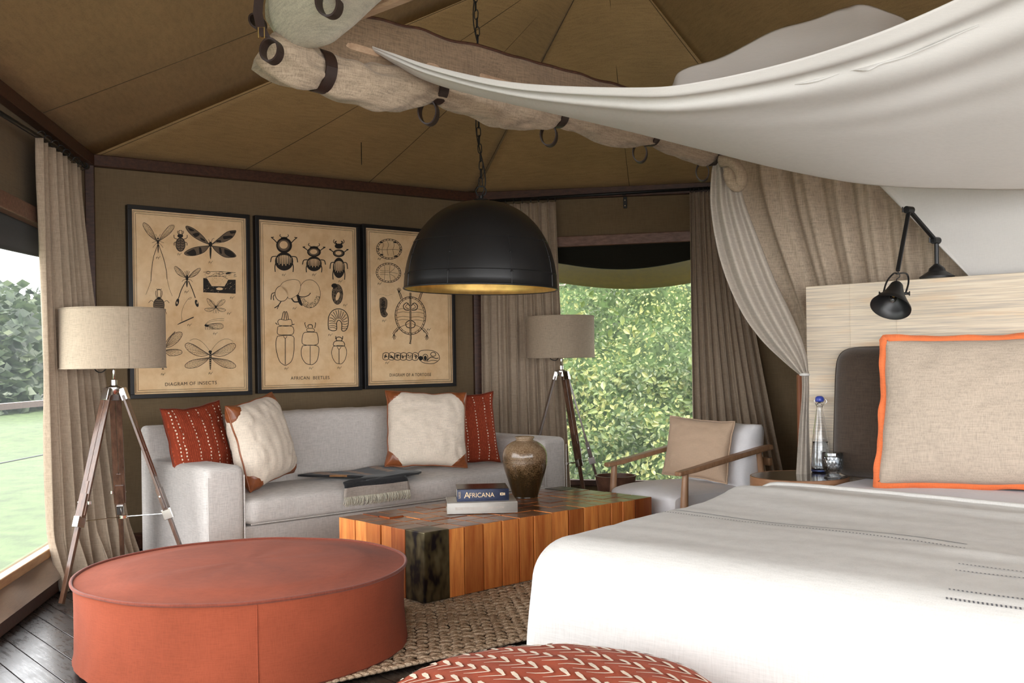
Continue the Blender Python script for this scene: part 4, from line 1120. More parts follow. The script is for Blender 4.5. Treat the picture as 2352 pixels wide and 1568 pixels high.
def draw3(g):
    S, T, Fi, Fg, Fp, mir, ell, fig = g.S, g.T, g.Fi, g.Fg, g.Fp, g.mir, g.ell, g.fig
    for (cx, cy, rx, ry) in ((1103, 350, 99, 79), (1098, 535, 97, 76)):
        S(ell(cx, cy, rx, ry, 24), 4, True); S(ell(cx, cy, rx-13, ry-11, 24), 3, True)
        for k in range(24):
            a = 2*PI*k/24; S([(cx+(rx-13)*math.cos(a), cy+(ry-11)*math.sin(a)), (cx+rx*math.cos(a+.05), cy+ry*math.sin(a+.05))], 4, smooth=False)
    S([(1015, 352), (1060, 355), (1140, 352), (1195, 356)], 2.4)
    for x in (1050, 1090, 1135): S([(x, 290), (x+8, 320), (x-2, 352), (x+5, 400)], 2.2)
    for (x, y) in ((1040, 298), (1150, 296), (1045, 395), (1155, 405)): Fi([(x-16, y), (x, y-7), (x+14, y+2), (x, y+6)])
    S([(1030, 345), (1015, 352), (1030, 362)], 4); S([(1180, 340), (1200, 355), (1180, 368)], 4)
    S([(1030, 535), (1110, 532), (1170, 540)], 2.2); S([(1065, 475), (1070, 520), (1065, 590)], 2.2); S([(1110, 475), (1105, 530), (1115, 600)], 2.2); S([(1110, 530), (1140, 505), (1150, 480)], 2.2); S([(1110, 545), (1145, 565), (1150, 590)], 2.2); S([(1030, 515), (1060, 520), (1100, 518)], 2); S([(1030, 550), (1060, 548), (1100, 552)], 2)
    fig(1015, 428); fig(1015, 622)
    # claw
    rn = g.rnd
    cl = [(1030, 740), (1060, 728), (1085, 750), (1085, 800), (1075, 835), (1090, 860), (1070, 882), (1045, 870), (1032, 820)]; Fg(cl); S(cl, 4, True)
    for i in range(70):
        y = rn.uniform(740, 860); S([(1035+rn.uniform(0, 35), y), (1045+rn.uniform(0, 30), y+rn.uniform(-6, 10))], 4)
    for k in range(16): S([(1018+k*7, 710-6*math.sin(k*.5)), (1021+k*7, 708-6*math.sin(k*.5))], 2, smooth=False)
    fig(1050, 912)
    # skeleton
    cx, cy = 1270, 868
    S(ell(cx, cy, 120, 148, 28), 5, True); S(ell(cx, cy, 108, 136, 28), 3.2, True)
    for k in range(26):
        a = 2*PI*k/26; S([(cx+108*math.cos(a), cy+136*math.sin(a)), (cx+120*math.cos(a+.04), cy+148*math.sin(a+.04))], 4, smooth=False)
    for y in range(690, 1090, 9): S([(cx-6, y), (cx+6, y+2)], 5, smooth=False)
    S([(cx-5, 690), (cx-5, 1010)], 3, smooth=False); S([(cx+5, 690), (cx+5, 1010)], 3, smooth=False); S([(1275, 1010), (1277, 1050), (1262, 1088)], 4)
    for y in (820, 845, 880, 905): S([(cx-6, y), (cx-60, y-6), (cx-105, y+4)], 2.4); S([(cx+6, y), (cx+60, y-4), (cx+108, y+6)], 2.4)
    for sg in (1, -1):
        q = lambda pts: [(cx+sg*(x-cx), y) for x, y in pts]
        S(q([(1262, 790), (1240, 768), (1215, 790), (1225, 820), (1260, 828)]), 6); S(q([(1255, 770), (1230, 800), (1258, 815)]), 4); S(q([(1262, 905), (1235, 925), (1240, 955), (1265, 965)]), 6); S(q([(1258, 930), (1190, 960), (1160, 1000)]), 3)
        S(q([(1196, 742), (1182, 700), (1175, 685)]), 5); S(q([(1206, 736), (1194, 700), (1185, 685)]), 5)
        for dx, dy in ((-16, -28), (-8, -36), (0, -38), (9, -34), (16, -24)): S(q([(1180, 688), (1180+dx*.6, 688+dy*.5), (1180+dx, 688+dy)]), 3.2)
        S(q([(1180, 970), (1150, 1000), (1142, 1020)]), 5); S(q([(1170, 962), (1140, 995), (1132, 1015)]), 4)
        for dx, dy in ((-12, 30), (-4, 40), (4, 44), (12, 38), (18, 24)): S(q([(1140, 1015), (1140+dx*.6, 1015+dy*.5), (1140+dx, 1015+dy)]), 3)
    fig(1400, 975)
    # neck bones and skull
    for i in range(6):
        x = 1075+i*46; b_ = [(x-20, 1168), (x, 1158+rn.uniform(-4, 4)), (x+24, 1165), (x+28, 1185), (x+20, 1212), (x-5, 1218), (x-22, 1205)]; S(b_, 4.5, True)
        for k in range(7): S([(x-15+rn.uniform(0, 30), 1170+rn.uniform(0, 30)), (x-10+rn.uniform(0, 34), 1175+rn.uniform(0, 34))], rn.uniform(3, 6))
    Fi(ell(1350, 1200, 16, 18)); S([(1330, 1165), (1350, 1142), (1400, 1136), (1450, 1142), (1485, 1162), (1496, 1190), (1492, 1212), (1450, 1240), (1385, 1238), (1350, 1222), (1335, 1195)], 4.5, True)
    S(ell(1386, 1194, 20, 26), 5, True); Fi(ell(1386, 1198, 12, 18)); S(ell(1448, 1168, 20, 16), 5, True); S([(1400, 1220), (1430, 1190), (1470, 1200), (1488, 1196)], 6); S([(1395, 1228), (1440, 1215), (1480, 1218)], 4); fig(1075, 1240)
cropA = (270, 450, 1307/400); cropB = (570, 470, 1670/490)
poster('framed_poster', 'black-framed poster reading DIAGRAM OF INSECTS, nearest and leftmost on the back wall', [(288, 471), (572, 493), (575, 906), (299, 916)], cropA, draw1, 'DIAGRAM OF INSECTS', (357, 1426, 744, 1411, 25))
poster('framed_poster', 'black-framed poster reading AFRICAN BEETLES, the middle one of three', [(583, 496), (823, 514), (829, 895), (590, 904)], cropB, draw2, 'AFRICAN  BEETLES', (333, 1370, 636, 1364, 25))
poster('framed_poster', 'black-framed poster reading DIAGRAM OF A TORTOISE, partly behind the dome lamp', [(829, 516), (1040, 531), (1044, 885), (836, 895)], cropB, draw3, 'DIAGRAM OF A TORTOISE', (1107, 1347, 1432, 1338, 24))
# ------------------------------------------------------------------ tripod floor lamps
def tripod_lamp(label, px, Yc, pytop, pybot, feet, wpx, group='tripod floor lamps'):
    r_ = ray(px, (pytop+pybot)/2); cx, cy = r_.x*Yc, Yc
    z1 = H+ray(px, pytop).z*Yc; z0 = H+ray(px, pybot).z*Yc; R = wpx/2/F*Yc
    t = thing('floor_lamp', label, 'lamp', (cx, cy, 0))
    c = V((cx, cy, 0))
    def shade_prof(th, mb):
        mb.lathe(c, [(R-th, z0), (R, z0), (R, z1), (R-th, z1), (R-th, z0)], 64)
    mb = MB(); shade_prof(.004, mb); s = mb.build('lamp_shade', M['shade'], t, smooth=True, auto=True)
    for z in (z0, z1):
        mb = MB(); mb.tube([c+V((R*math.cos(a), R*math.sin(a), z)) for a in [2*PI*k/64 for k in range(64)]], .004, 6, closed=True); mb.build('shade_rim', M['shade'], s, smooth=True)
    zc = z0-.115                                     # hub
    mb = MB(); mb.tube([c+V((0, 0, zc-.02)), c+V((0, 0, z0+.10))], .009, 10); mb.build('stem', M['chrome'], t, smooth=True)
    mb = MB(); mb.lathe(c, [(0, z0+.06), (.022, z0+.06), (.022, z0+.13), (0, z0+.13)], 16); mb.build('bulb_holder', M['black_metal'], t, smooth=True, auto=True)
    mb = MB(); mb.lathe(c, [(0, z0+.12), (.02, z0+.13), (.032, z0+.18), (.02, z0+.215), (0, z0+.22)], 16); mb.build('bulb', M['white_cotton'], t, smooth=True)
    for a in (0, 2.09, 4.19):
        mb = MB(); mb.tube([c+V((0, 0, z0+.06)), c+V((R*math.cos(a), R*math.sin(a), z0+.03))], .003, 6); mb.build('shade_spoke', M['chrome'], t)
    mb = MB(); q = cr([c+V((.005, 0, z0+.05)), c+V((-.04, -.05, z0-.02)), c+V((-.09, -.03, z0-.0)), c+V((-.06, .03, z0+.06))], 6); mb.tube(q, .003, 6); mb.build('cord', M['iron'], t, smooth=True)
    mb = MB(); mb.lathe(c, [(0, zc-.03), (.035, zc-.03), (.045, zc-.01), (.045, zc+.01), (.018, zc+.022), (.018, zc+.05), (0, zc+.05)], 20); hub = mb.build('hub', M['chrome'], t, smooth=True, auto=True)
    zm = zc*.42; mids = []
    for (ang, rad) in feet:
        d = V((math.cos(ang), math.sin(ang), 0)); tan = V((-d.y, d.x, 0))
        top = c + d*.045 + V((0, 0, zc)); ft = c + d*rad + V((0, 0, .0)); ax = (ft-top)
        P = lambda f: top + ax*f
        mb = MB(); mb.bar(P(-.005), P(.055), .046, .034, up=d); mb.build('leg_bracket', M['chrome'], hub, bevel=.003)
        mb = MB()
        for sgn in (-1, 1): mb.bar(P(.03)+tan*sgn*.016, P(.60)+tan*sgn*.016, .013, .030, up=tan)
        mb.bar(P(.50), P(.61), .045, .030, up=d)
        leg = mb.build('leg', M['lamp_wood'], t, bevel=.0015)
        mb = MB(); mb.bar(P(.44), P(.995), .019, .026, up=tan); mb.build('lower_leg', M['lamp_wood'], leg, bevel=.0015)
        mb = MB(); mb.bar(P(.605), P(.655), .052, .036, up=tan); mb.build('clamp', M['chrome'], leg, bevel=.002)
        mb = MB(); mb.tube([P(.54)-tan*.035, P(.54)+tan*.035], .005, 8); mb.lathe(P(.54)+tan*.04, [(0, -.008), (.011, -.008), (.011, .008), (0, .008)], 10); mb.build('wing_nut', M['chrome'], leg)
        mids.append(P(.63))
    cm = sum(mids, V((0, 0, 0)))/3
    for m_ in mids:
        mb = MB(); mb.tube([m_+(cm-m_)*.06, cm-V((0, 0, .012))], .003, 6); mb.build('brace', M['chrome'], t)
    mb = MB(); mb.lathe(cm-V((0, 0, .012)), [(0, -.008), (.02, -.008), (.02, .008), (0, .008)], 14); mb.build('brace_hub', M['chrome'], t)
    return t
rd = math.radians
tripod_lamp('tripod floor lamp with a wide beige drum shade in front of the left curtain', 260, 5.45, 711, 845, [(rd(-111), .39), (rd(2), .42), (rd(106), .36)], 229)
tripod_lamp('smaller-looking tripod floor lamp with beige drum shade before the back window', 1288, 7.93, 727, 821, [(rd(-170), .36), (rd(-62), .36), (rd(-5), .34)], 154)

# ------------------------------------------------------------------ dome pendant
PY = 5.5; pc = pt(1104, 664, PY); RD = 176/F*PY
pz = pc.z; dt = H+ray(1104, 462).z*PY - pz
t = thing('pendant_lamp', 'huge black metal dome pendant with a gold inside, hanging over the coffee table', 'lamp', pc)
tiltR = Matrix.Rotation(rd(1.2), 3, 'Y')
def dome(off):
    n = 22; return [((RD-off)*math.cos(PI/2*k/n)**.86 if k < n else 0, (dt-off)*math.sin(PI/2*k/n)) for k in range(n+1)]
mb = MB(); mb.lathe(pc, [(RD+.002, -.002)]+dome(0), 96, tiltR); mb.build('dome', M['black_metal'], t, smooth=True)
mb = MB(); mb.lathe(pc, [(RD+.002, -.002)]+dome(.006), 96, tiltR); mb.f = [f[::-1] for f in mb.f]; mb.build('gold_lining', M['gold'], t, smooth=True)
mb = MB(); mb.tube([pc+tiltR@V((RD*math.cos(a), RD*math.sin(a), 0)) for a in [2*PI*k/96 for k in range(96)]], .005, 8, closed=True); mb.build('rim', M['black_metal'], t, smooth=True)
for zf in (.16, .52):   # sheet seams
    rr = None; pr = dome(0)
    for (r1, z1), (r2, z2) in zip(pr, pr[1:]):
        if z1 <= dt*zf <= z2: rr = r1+(r2-r1)*(dt*zf-z1)/(z2-z1)
    mb = MB(); mb.tube([pc+tiltR@V(((rr+.001)*math.cos(a), (rr+.001)*math.sin(a), dt*zf)) for a in [2*PI*k/96 for k in range(96)]], .0022, 5, closed=True); mb.build('sheet_seam', M['black_metal'], t)
for a in (-1.95, -1.15, -2.7, -.4):
    q = []
    for k in range(9):
        f = k/8*.5+.02; i = f*22*.7; r_, z_ = dome(0)[int(i)]; q.append(pc+tiltR@V(((r_+.001)*math.cos(a), (r_+.001)*math.sin(a), z_)))
    mb = MB(); mb.tube(q[::2], .002, 5); mb.build('sheet_seam', M['black_metal'], t)
    for k in (2, 5):
        mb = MB(); mb.lathe(q[k], [(.007, -.006), (.007, 0.0), (.003, .005), (0, .006)], 8); mb.build('rivet', M['black_metal'], t, smooth=True)
ptop = pc + tiltR@V((0, 0, dt))
mb = MB(); mb.lathe(ptop, [(.05, -.01), (.045, .008), (.012, .015), (.012, .03), (0, .03)], 20); mb.build('cap', M['black_metal'], t, smooth=True, auto=True)
mb = MB(); mb.tube([ptop+V((.028*math.cos(a), 0, .055+.028*math.sin(a))) for a in [2*PI*k/16 for k in range(16)]], .004, 6, closed=True); mb.build('hanging_ring', M['iron'], t, smooth=True)
# chain up to the roof
zc_top = 3.35
lk = MB(); q = []
for k in range(20):
    a = 2*PI*k/20; x = .0105*math.cos(a); z = .017*math.sin(a) + (.010 if math.sin(a) > .01 else -.010 if math.sin(a) < -.01 else 0); q.append((x, 0, z))
lk.tube(q, .0028, 6, closed=True)
z = ptop.z+.085+.02; first = None; i = 0
while z < zc_top:
    if first is None: first = lk.build('chain_link', M['iron'], t, smooth=True, origin=(0, 0, 0)); o = first
    else: o = bpy.data.objects.new('chain_link', first.data); C.objects.link(o); o.parent = t
    dx = -.010*(z-ptop.z)+.004*math.sin(i*.8)
    o.location = V((ptop.x+dx, ptop.y, z))-pc; o.rotation_euler = (0, .06*math.sin(i), (PI/2 if i % 2 else 0)+.3); z += .046; i += 1
q = [V((ptop.x+.006, ptop.y-.01, ptop.z+.03))]; k = 0
zz = ptop.z+.09
while zz < zc_top:
    q.append(V((ptop.x-.010*(zz-ptop.z)+.022*math.sin((zz-ptop.z)*10.5+.4)+.004, ptop.y-.012, zz))); zz += .06
mb = MB(); mb.tube(cr(q, 4), .0035, 6); mb.build('power_cord', M['iron'], t, smooth=True)

# ------------------------------------------------------------------ rug
T1 = FA; T2 = FB
zr = .022
r0 = on_z(896, 1527, zr); r1 = on_z(1240, 1452, zr)
rd1 = (r1-r0); rd1.z = 0; rd1.normalize(); rd2 = V((rd1.y, -rd1.x, 0)); 
ctr = r0
rug = thing('rug', 'chunky braided natural jute rug under the coffee table', 'rug', (r0.x, r0.y, 0))
RL, RW_ = 3.0, 2.15
O_ = V((r0.x, r0.y, 0)) - rd1*.35
mb = MB(); RR = Matrix((rd1, -rd2, V((0, 0, 1)))).transposed()
mb.box(O_ + rd1*RL/2 - rd2*RW_/2 + V((0, 0, .006)), (RL-.02, RW_-.02, .008), RR); mb.build('backing', M['jute_back'], rug)
mb = MB(); random.seed(3)
def knot(c, ax, L, w_, h_):
    sd_ = V((-ax.y, ax.x, 0)); vv = []; n = 6
    for f, k in ((-1, .15), (-.55, .85), (0.1, 1.0), (.65, .75), (1, .15)):
        for j in range(n):
            a = 2*PI*j/n; vv.append(c + ax*L*f*.5 + sd_*w_*.5*k*math.cos(a) + V((0, 0, h_*.5*k*math.sin(a))))
    fs = []
    for i in range(4):
        for j in range(n): l = (j+1) % n; fs.append((i*n+j, (i+1)*n+j, (i+1)*n+l, i*n+l))
    mb.add(vv, fs)
rows = 44; pitch = RW_/rows
for i in range(rows+1):
    y = i*pitch
    n = 54
    for j in range(n):
        x = (j+.5*(i % 2))/n*RL
        for s_ in (-1, 1):
            a = rd1*math.cos(.5*s_) + rd2*math.sin(.5*s_)
            a = a.normalized(); xx = x + (.011 if s_ > 0 else -.011) + random.uniform(-.004, .004)
            c_ = O_ + rd1*xx - rd2*(y + s_*pitch*.24 + .012*nz(xx*1.5, y*.3, 0) + random.uniform(-.003, .003)) + V((0, 0, .0165+random.uniform(-.002, .003)))
            knot(c_, a, .058*random.uniform(.85, 1.15), .024*random.uniform(.85, 1.2), .022)
# edge braid along the near side
for j in range(95):
    x = j/95*RL
    for s_ in (-1, 1):
        a = (rd1 + rd2*.55*s_).normalized(); knot(O_+rd1*x+rd2*(.016+s_*.007)+V((0, 0, .016+.002*s_)), a, .048, .021, .02)
mb.build('braid', M['jute'], rug, smooth=True, kind='stuff')

# ------------------------------------------------------------------ coffee table of upright blocks
TZ = .37; tzb = .028
Tn = on_z(974, 1225, TZ); Tr = on_z(1499, 1141, TZ); Tl = on_z(774, 1187, TZ)
e1 = (Tr-Tn); e1.z = 0; LT = e1.length; e1.normalize(); e2 = V((-e1.y, e1.x, 0)); WT = (Tl-Tn).dot(e2)
ta = math.atan2(e1.y, e1.x); RT = Matrix((e1, e2, V((0, 0, 1)))).transposed()
To = V((Tn.x, Tn.y, 0))
TP = lambda a, b_, z: To + e1*a + e2*b_ + V((0, 0, z))
table = thing('coffee_table', 'low coffee table built of upright orange-brown wood blocks with dark mottled metal corner posts', 'table', TP(LT/2, WT/2, 0))
leg = .158; random.seed(21)
def edges(total):
    """block edges between the two corner posts"""
    n = round((total-2*leg)/.122); ws = [random.uniform(.78, 1.22) for _ in range(n)]; s = sum(ws); e = [leg]
    for w__ in ws: e.append(e[-1]+w__/s*(total-2*leg))
    return e
ea = edges(LT); eb = edges(WT)
mb = MB(); mb.box(TP(LT/2, WT/2, TZ/2+.005), (LT-.06, WT-.06, TZ-.05), RT); mb.build('core', M['jute_back'], table)
mb = MB(); mb.box(TP(LT/2, WT/2, TZ-.013), (LT-.06, WT-.06, .010), RT); mb.build('lit_groove_layer', M['lit_groove'], table)  # sheet under the gaps, its orange painted in for lit grooves
def block(a0, a1_, b0, b1, z0, z1, side):
    g = .0042
    mb = MB(); mb.box(TP((a0+a1_)/2, (b0+b1)/2, (z0+z1)/2), (a1_-a0-2*g, b1-b0-2*g, z1-z0), RT)
    o = mb.build('wood_block', M['block'], table, bevel=.003, origin=TP((a0+a1_)/2, (b0+b1)/2, z0), mats=[M['block_top']], fmat=lambda i: 1 if i == 1 else 0)
    return o
zb_ = tzb
XA = [0]+ea+[LT]; XB = [0]+eb+[WT]
na, nb = len(XA)-1, len(XB)-1
for i in range(na):
    for j in range(nb):
        corner = (i, j) in ((0, 0), (na-1, nb-1))
        if corner: continue
        oa = random.uniform(-.003, .004); 
        edge = i in (0, na-1) or j in (0, nb-1)
        a0, a1_, b0, b1 = XA[i], XA[i+1], XB[j], XB[j+1]
        if j == 0: b0 += random.uniform(-.003, .007)
        if i == 0: a0 += random.uniform(-.003, .007)
        zt_ = TZ + random.uniform(-.0013, .0013)
        if (i, j) == (1, nb-2): zt_ += .008
        block(a0, a1_, b0, b1, zb_ if edge else TZ-.03, zt_, edge)
for (a, b_) in ((0, 0), (LT-leg, WT-leg)):
    mb = MB(); mb.box(TP(a+leg/2, b_+leg/2, (TZ+tzb)/2+.002), (leg-.002, leg-.002, TZ-tzb+.002), RT)
    mb.build('leg', M['block_iron'], table, bevel=.004)['label'] = 'mottled dark metal corner post'

# vase
vz = TZ+.002; vb = on_z(1207, 1141, vz); vY = vb.y; vh = (1145-1007)/F*vY*1.0; vr = 51.5/F*vY
t = thing('vase', 'large mottled brown glazed stoneware jar on the wooden coffee table', 'vase', V((vb.x, vb.y, vz)))
prof = [(0, 0), (.52, 0), (.56, .02), (.62, .10), (.74, .25), (.88, .42), (.97, .55), (1.0, .66), (.985, .74), (.93, .82), (.80, .89), (.60, .945), (.44, .972), (.385, .985), (.40, 1.005), (.43, 1.02), (.435, 1.035), (.41, 1.045), (.36, 1.04), (.33, 1.0), (.40, .95), (.7, .88), (.8, .7)]
pp = cr([V((r_*vr, 0, z_*vh*.965)) for r_, z_ in prof], 3)
pr = []
for p in pp:
    r_, z_ = max(0, p.x), p.z
    for zz in (.60, .635, .67): r_ -= .0022*math.exp(-((z_/vh-zz)/.008)**2) * (1 if r_ > vr*.8 else 0)
    pr.append((r_, z_))
# denser ring lines
mb = MB(); mb.lathe((vb.x, vb.y, vz), pr, 56); mb.build('body', M['stoneware'], t, smooth=True)
for zz in (.585, .615, .645):
    rr = max(r_ for r_, z_ in pr if abs(z_/vh-zz) < .03)
    mb = MB(); mb.tube([V((vb.x+rr*math.cos(a), vb.y+rr*math.sin(a), vz+zz*vh)) for a in [2*PI*k/48 for k in range(48)]], .0018, 5, closed=True); mb.build('thrown_ring', M['stoneware'], t, smooth=True)

# books
def text_on(body, P, R_, U_, w_, h_, mat, parent, name, off=0.0, bold=.0):
    cu = bpy.data.curves.new('txt', 'FONT'); cu.body = body; cu.offset = bold
    tmp = bpy.data.objects.new('tmp', cu); me = bpy.data.meshes.new_from_object(tmp)
    xs = [v_.co.x for v_ in me.vertices]; ys = [v_.co.y for v_ in me.vertices]; x0, x1, y0, y1 = min(xs), max(xs), min(ys), max(ys)
    mb = MB(); mb.v = [P + R_*((v_.co.x-x0)/(x1-x0))*w_ + U_*((v_.co.y-y0)/(y1-y0))*h_ for v_ in me.vertices]; mb.f = [tuple(p.vertices) for p in me.polygons]
    bpy.data.objects.remove(tmp); bpy.data.curves.remove(cu); return mb.build(name, mat, parent)
def book(label, FL, FR, z0, th, dep, cover, top=None, pages=True):
    b1 = (FR-FL); b1.z = 0; L = b1.length; b1.normalize(); b2 = V((-b1.y, b1.x, 0)); Rb = Matrix((b1, b2, V((0, 0, 1)))).transposed()
    o0 = V((FL.x, FL.y, z0)); P = lambda a, b_, z: o0+b1*a+b2*b_+V((0, 0, z))
    t = thing('book', label, 'book', P(L/2, dep/2, 0))
    ct = .003
    mb = MB(); mb.box(P(L/2, dep/2, ct/2), (L, dep, ct), Rb); mb.build('back_cover', cover, t, bevel=.001)
    mb = MB(); mb.box(P(L/2, dep/2, th-ct/2), (L, dep, ct), Rb); mb.build('front_cover', top or cover, t, bevel=.001)
    mb = MB(); n = 8   # slightly rounded spine
    def sp(u, v): a = PI*v; return P(L*u, .004-.007*math.sin(a), th/2-th/2*math.cos(a)*.995)
    mb.grid(sp, 2, 10); mb.build('spine', cover, t, smooth=True, solid=.002)
    mb = MB(); mb.box(P(L/2, dep/2-.002, th/2), (L-.010, dep-.010, th-2*ct), Rb); mb.build('pages', M['paper_edge'], t)
    return t, P, b1, L
M['navy'] = plain('navy_cloth', (.032, .042, .088), .5, 0, .25, 60, .4, bscale=400)
M['dark_cover'] = plain('dark_brown_cover', (.018, .011, .009), .25, 0, .2, 10)
M['grey_cover'] = plain('grey_cover', (.46, .43, .39), .55, 0, .06, 20)
M['gilt'] = plain('gilt', (.80, .60, .36), .5, 0, .1)
M['faint_print'] = plain('faint_print', (.56, .47, .41), .6, 0, .1)
bz = TZ+.004
db_ = V((math.cos(rd(5)), math.sin(rd(5)), 0)); f1 = on_z(1027, 1181, bz); f2 = isect(f1, db_, 1189, 1176); f2.z = bz
tb, P, b1, L = book('large pale grey hardback lying flat under the navy book on the coffee table', f1, f2, bz, .060, .27, M['grey_cover'])
text_on('BEFORE THEY PASS AWAY', P(.045, -.0045, .022), b1, V((0, 0, 1)), .15, .015, M['faint_print'], tb, 'spine_title')
text_on('JIMMY NELSON', P(.225, -.0045, .022), b1, V((0, 0, 1)), .085, .015, M['faint_print'], tb, 'spine_author')
z2 = bz+.0602
g1 = on_z(1050, 1152, z2); g2 = isect(g1, db_, 1169, 1148); g2.z = z2
tb, P, b1, L = book('navy cloth book titled AFRICANA with dark cover, topmost of the pile on the table', g1, g2, z2, .068, .235, M['navy'], M['dark_cover'])
text_on('FRICANA', P(.068, -.0052, .022), b1, V((0, 0, 1)), .137, .025, M['gilt'], tb, 'spine_title')
text_on('A', P(.038, -.0052, .019), b1, V((0, 0, 1)), .032, .033, M['gilt'], tb, 'spine_title')
text_on('APPIAH', P(.0195, -.0052, .018), V((0, 0, 1)), -b1, .036, .005, M['gilt'], tb, 'spine_author')
text_on('& GATES', P(.013, -.0052, .018), V((0, 0, 1)), -b1, .036, .005, M['gilt'], tb, 'spine_author')
mb = MB(); Rb = Matrix((b1, V((-b1.y, b1.x, 0)), V((0, 0, 1)))).transposed(); mb.box(P(.247, -.004, .037), (.020, .002, .014), Rb); mb.box(P(.262, -.004, .037), (.004, .002, .013), Rb); em = mb.build('spine_emblem', M['gilt'], tb)
mb = MB(); mb.box(P(.247, -.0052, .037), (.009, .001, .006), Rb); mb.build('emblem_mark', M['navy'], em)

# ------------------------------------------------------------------ terracotta pouf
pzc = .37; Yp = (pzc-H)/ray(563, 1291).z; pcx = ray(563, 1291).x*Yp; pr_ = 364/F*Yp
t = thing('pouf', 'very large round terracotta velvet pouf with piped edge in the left foreground', 'pouf', (pcx, Yp, 0))
def pouf_side(u, v):
    a = 2*PI*u; r_ = pr_*(1.0 - .012*math.sin(PI*v) + .016*(1-v)*(1-v)) + .010*nz(math.cos(a)*3, math.sin(a)*3, v*2.5)*(.3+.7*(1-v))
    r_ += .004*nz(math.cos(a)*16, math.sin(a)*16, v*3)*(1-v)
    z_ = .015+(pzc-.022-.015)*v
    if v == 0: r_ -= .02
    return V((pcx+r_*math.cos(a), Yp+r_*math.sin(a), z_ + (.01*nz(a*2, 0, 0) if v > .9 else 0)))
mb = MB(); mb.grid(pouf_side, 160, 20, closeu=True); mb.f.append(tuple(range(160))[::-1]); mb.build('side_panel', M['terracotta'], t, smooth=True, auto=True)
def rimz(a): return pzc-.020+.006*nz(math.cos(a)*2, math.sin(a)*2, 4)
def pouf_top(u, v):
    a = 2*PI*u; r_ = pr_*1.0*(1-v); e = 1-(1-v)**5
    return V((pcx+r_*math.cos(a), Yp+r_*math.sin(a), rimz(a) + (.028*(1-(1-v)**4)+.008*nz(r_*math.cos(a)*1.7, r_*math.sin(a)*1.7, 2))*min(1, v*4)))
def disc_top(u, v):
    U, V_ = 2*u-1, 2*v-1; x = U*math.sqrt(1-V_*V_/2); y = V_*math.sqrt(1-U*U/2); r_ = min(1, math.hypot(x, y))
    a = math.atan2(y, x); return pouf_top(a/(2*PI), (1-r_))
mb = MB(); mb.grid(disc_top, 70, 70); mb.build('top_panel', M['terracotta'], t, smooth=True)
mb = MB(); mb.tube([V((pcx+(pr_+.006+.003*nz(a*5, 1, 1))*math.cos(a), Yp+(pr_+.006)*math.sin(a), rimz(a)+.002)) for a in [2*PI*k/160 for k in range(160)]], .007, 8, closed=True); mb.build('piping', M['terracotta_dark'], t, smooth=True)
for a in (-1.25, -3.2, .6):
    mb = MB(); mb.tube([pouf_side((a/(2*PI)) % 1, .02+.96*k/12)+V((math.cos(a), math.sin(a), 0))*.001 for k in range(13)], .003, 5); mb.build('seam', M['terracotta'], t, smooth=True)

# ------------------------------------------------------------------ embroidered ottoman
oz = .465; oc = V((.085, 2.36, 0)); orr = .43
t = thing('ottoman', 'low round terracotta ottoman with cream embroidered chevrons at the foot of the bed', 'ottoman', oc)
def otop(x, y):
    r_ = min(1, math.hypot(x, y)/orr); return oc + V((x, y, oz-.10+.10*math.sqrt(max(0, 1-r_**3)) + .004*nz(x*14, y*14, 0)+.004*nz(x*5, y*5, 3)))
mb = MB(); mb.grid(lambda u, v: otop(orr*(1-v)*math.cos(2*PI*u), orr*(1-v)*math.sin(2*PI*u)) , 110, 34, closeu=True); mb.build('top_panel', M['ottoman'], t, smooth=True)
mb = MB(); mb.lathe(oc, [(0, .01), (orr*.93, .01), (orr*1.0, .06), (orr*1.03, .13), (orr*1.03, .26), (orr, oz-.10)], 90); mb.build('side_panel', M['ottoman'], t, smooth=True)
mb = MB(); mb.tube([otop(orr*math.cos(a), orr*math.sin(a))+V((math.cos(a)*.004, math.sin(a)*.004, 0)) for a in [2*PI*k/100 for k in range(100)]], .006, 6, closed=True); mb.build('piping', M['thread'], t, smooth=True)
mb = MB()
hb = V((math.cos(rd(-42.6)), math.sin(rd(-42.6)), 0)); ha = V((math.sin(rd(42.6)), math.cos(rd(42.6)), 0)); random.seed(8)
def flat(pts, ws):
    vv = []; n = len(pts)
    for i, p in enumerate(pts):
        d = pts[min(i+1, n-1)]-pts[max(i-1, 0)]; d.normalize(); s_ = V((-d.y, d.x, 0))*ws[i]/2
        for sg in (1, -1): q = p+s_*sg; vv.append(otop(q.x, q.y)+V((0, 0, .003)))
    mb.add(vv, [(2*i, 2*i+1, 2*i+3, 2*i+2) for i in range(n-1)])
for row in range(-6, 7):
    for k in range(-11, 12):
        p = ha*(row*.088) + hb*(k*.047+(row % 2)*.02) + V((random.uniform(-.004, .004), random.uniform(-.004, .004), 0))
        if p.length > orr*.93: continue
        q = [p + V((-.062, .004, 0))*f for f in (1, .66, .33, 0)]
        if max(x.length for x in q) < orr*.97: flat(q, [.002, .004, .005, .006])
        q = [p + V((-.018, .052, 0))*f for f in (0, .3, .65, 1)]
        if max(x.length for x in q) < orr*.97: flat(q, [.006, .009, .014, .009])
mb.build('chevron_embroidery', M['thread'], t, kind='stuff')

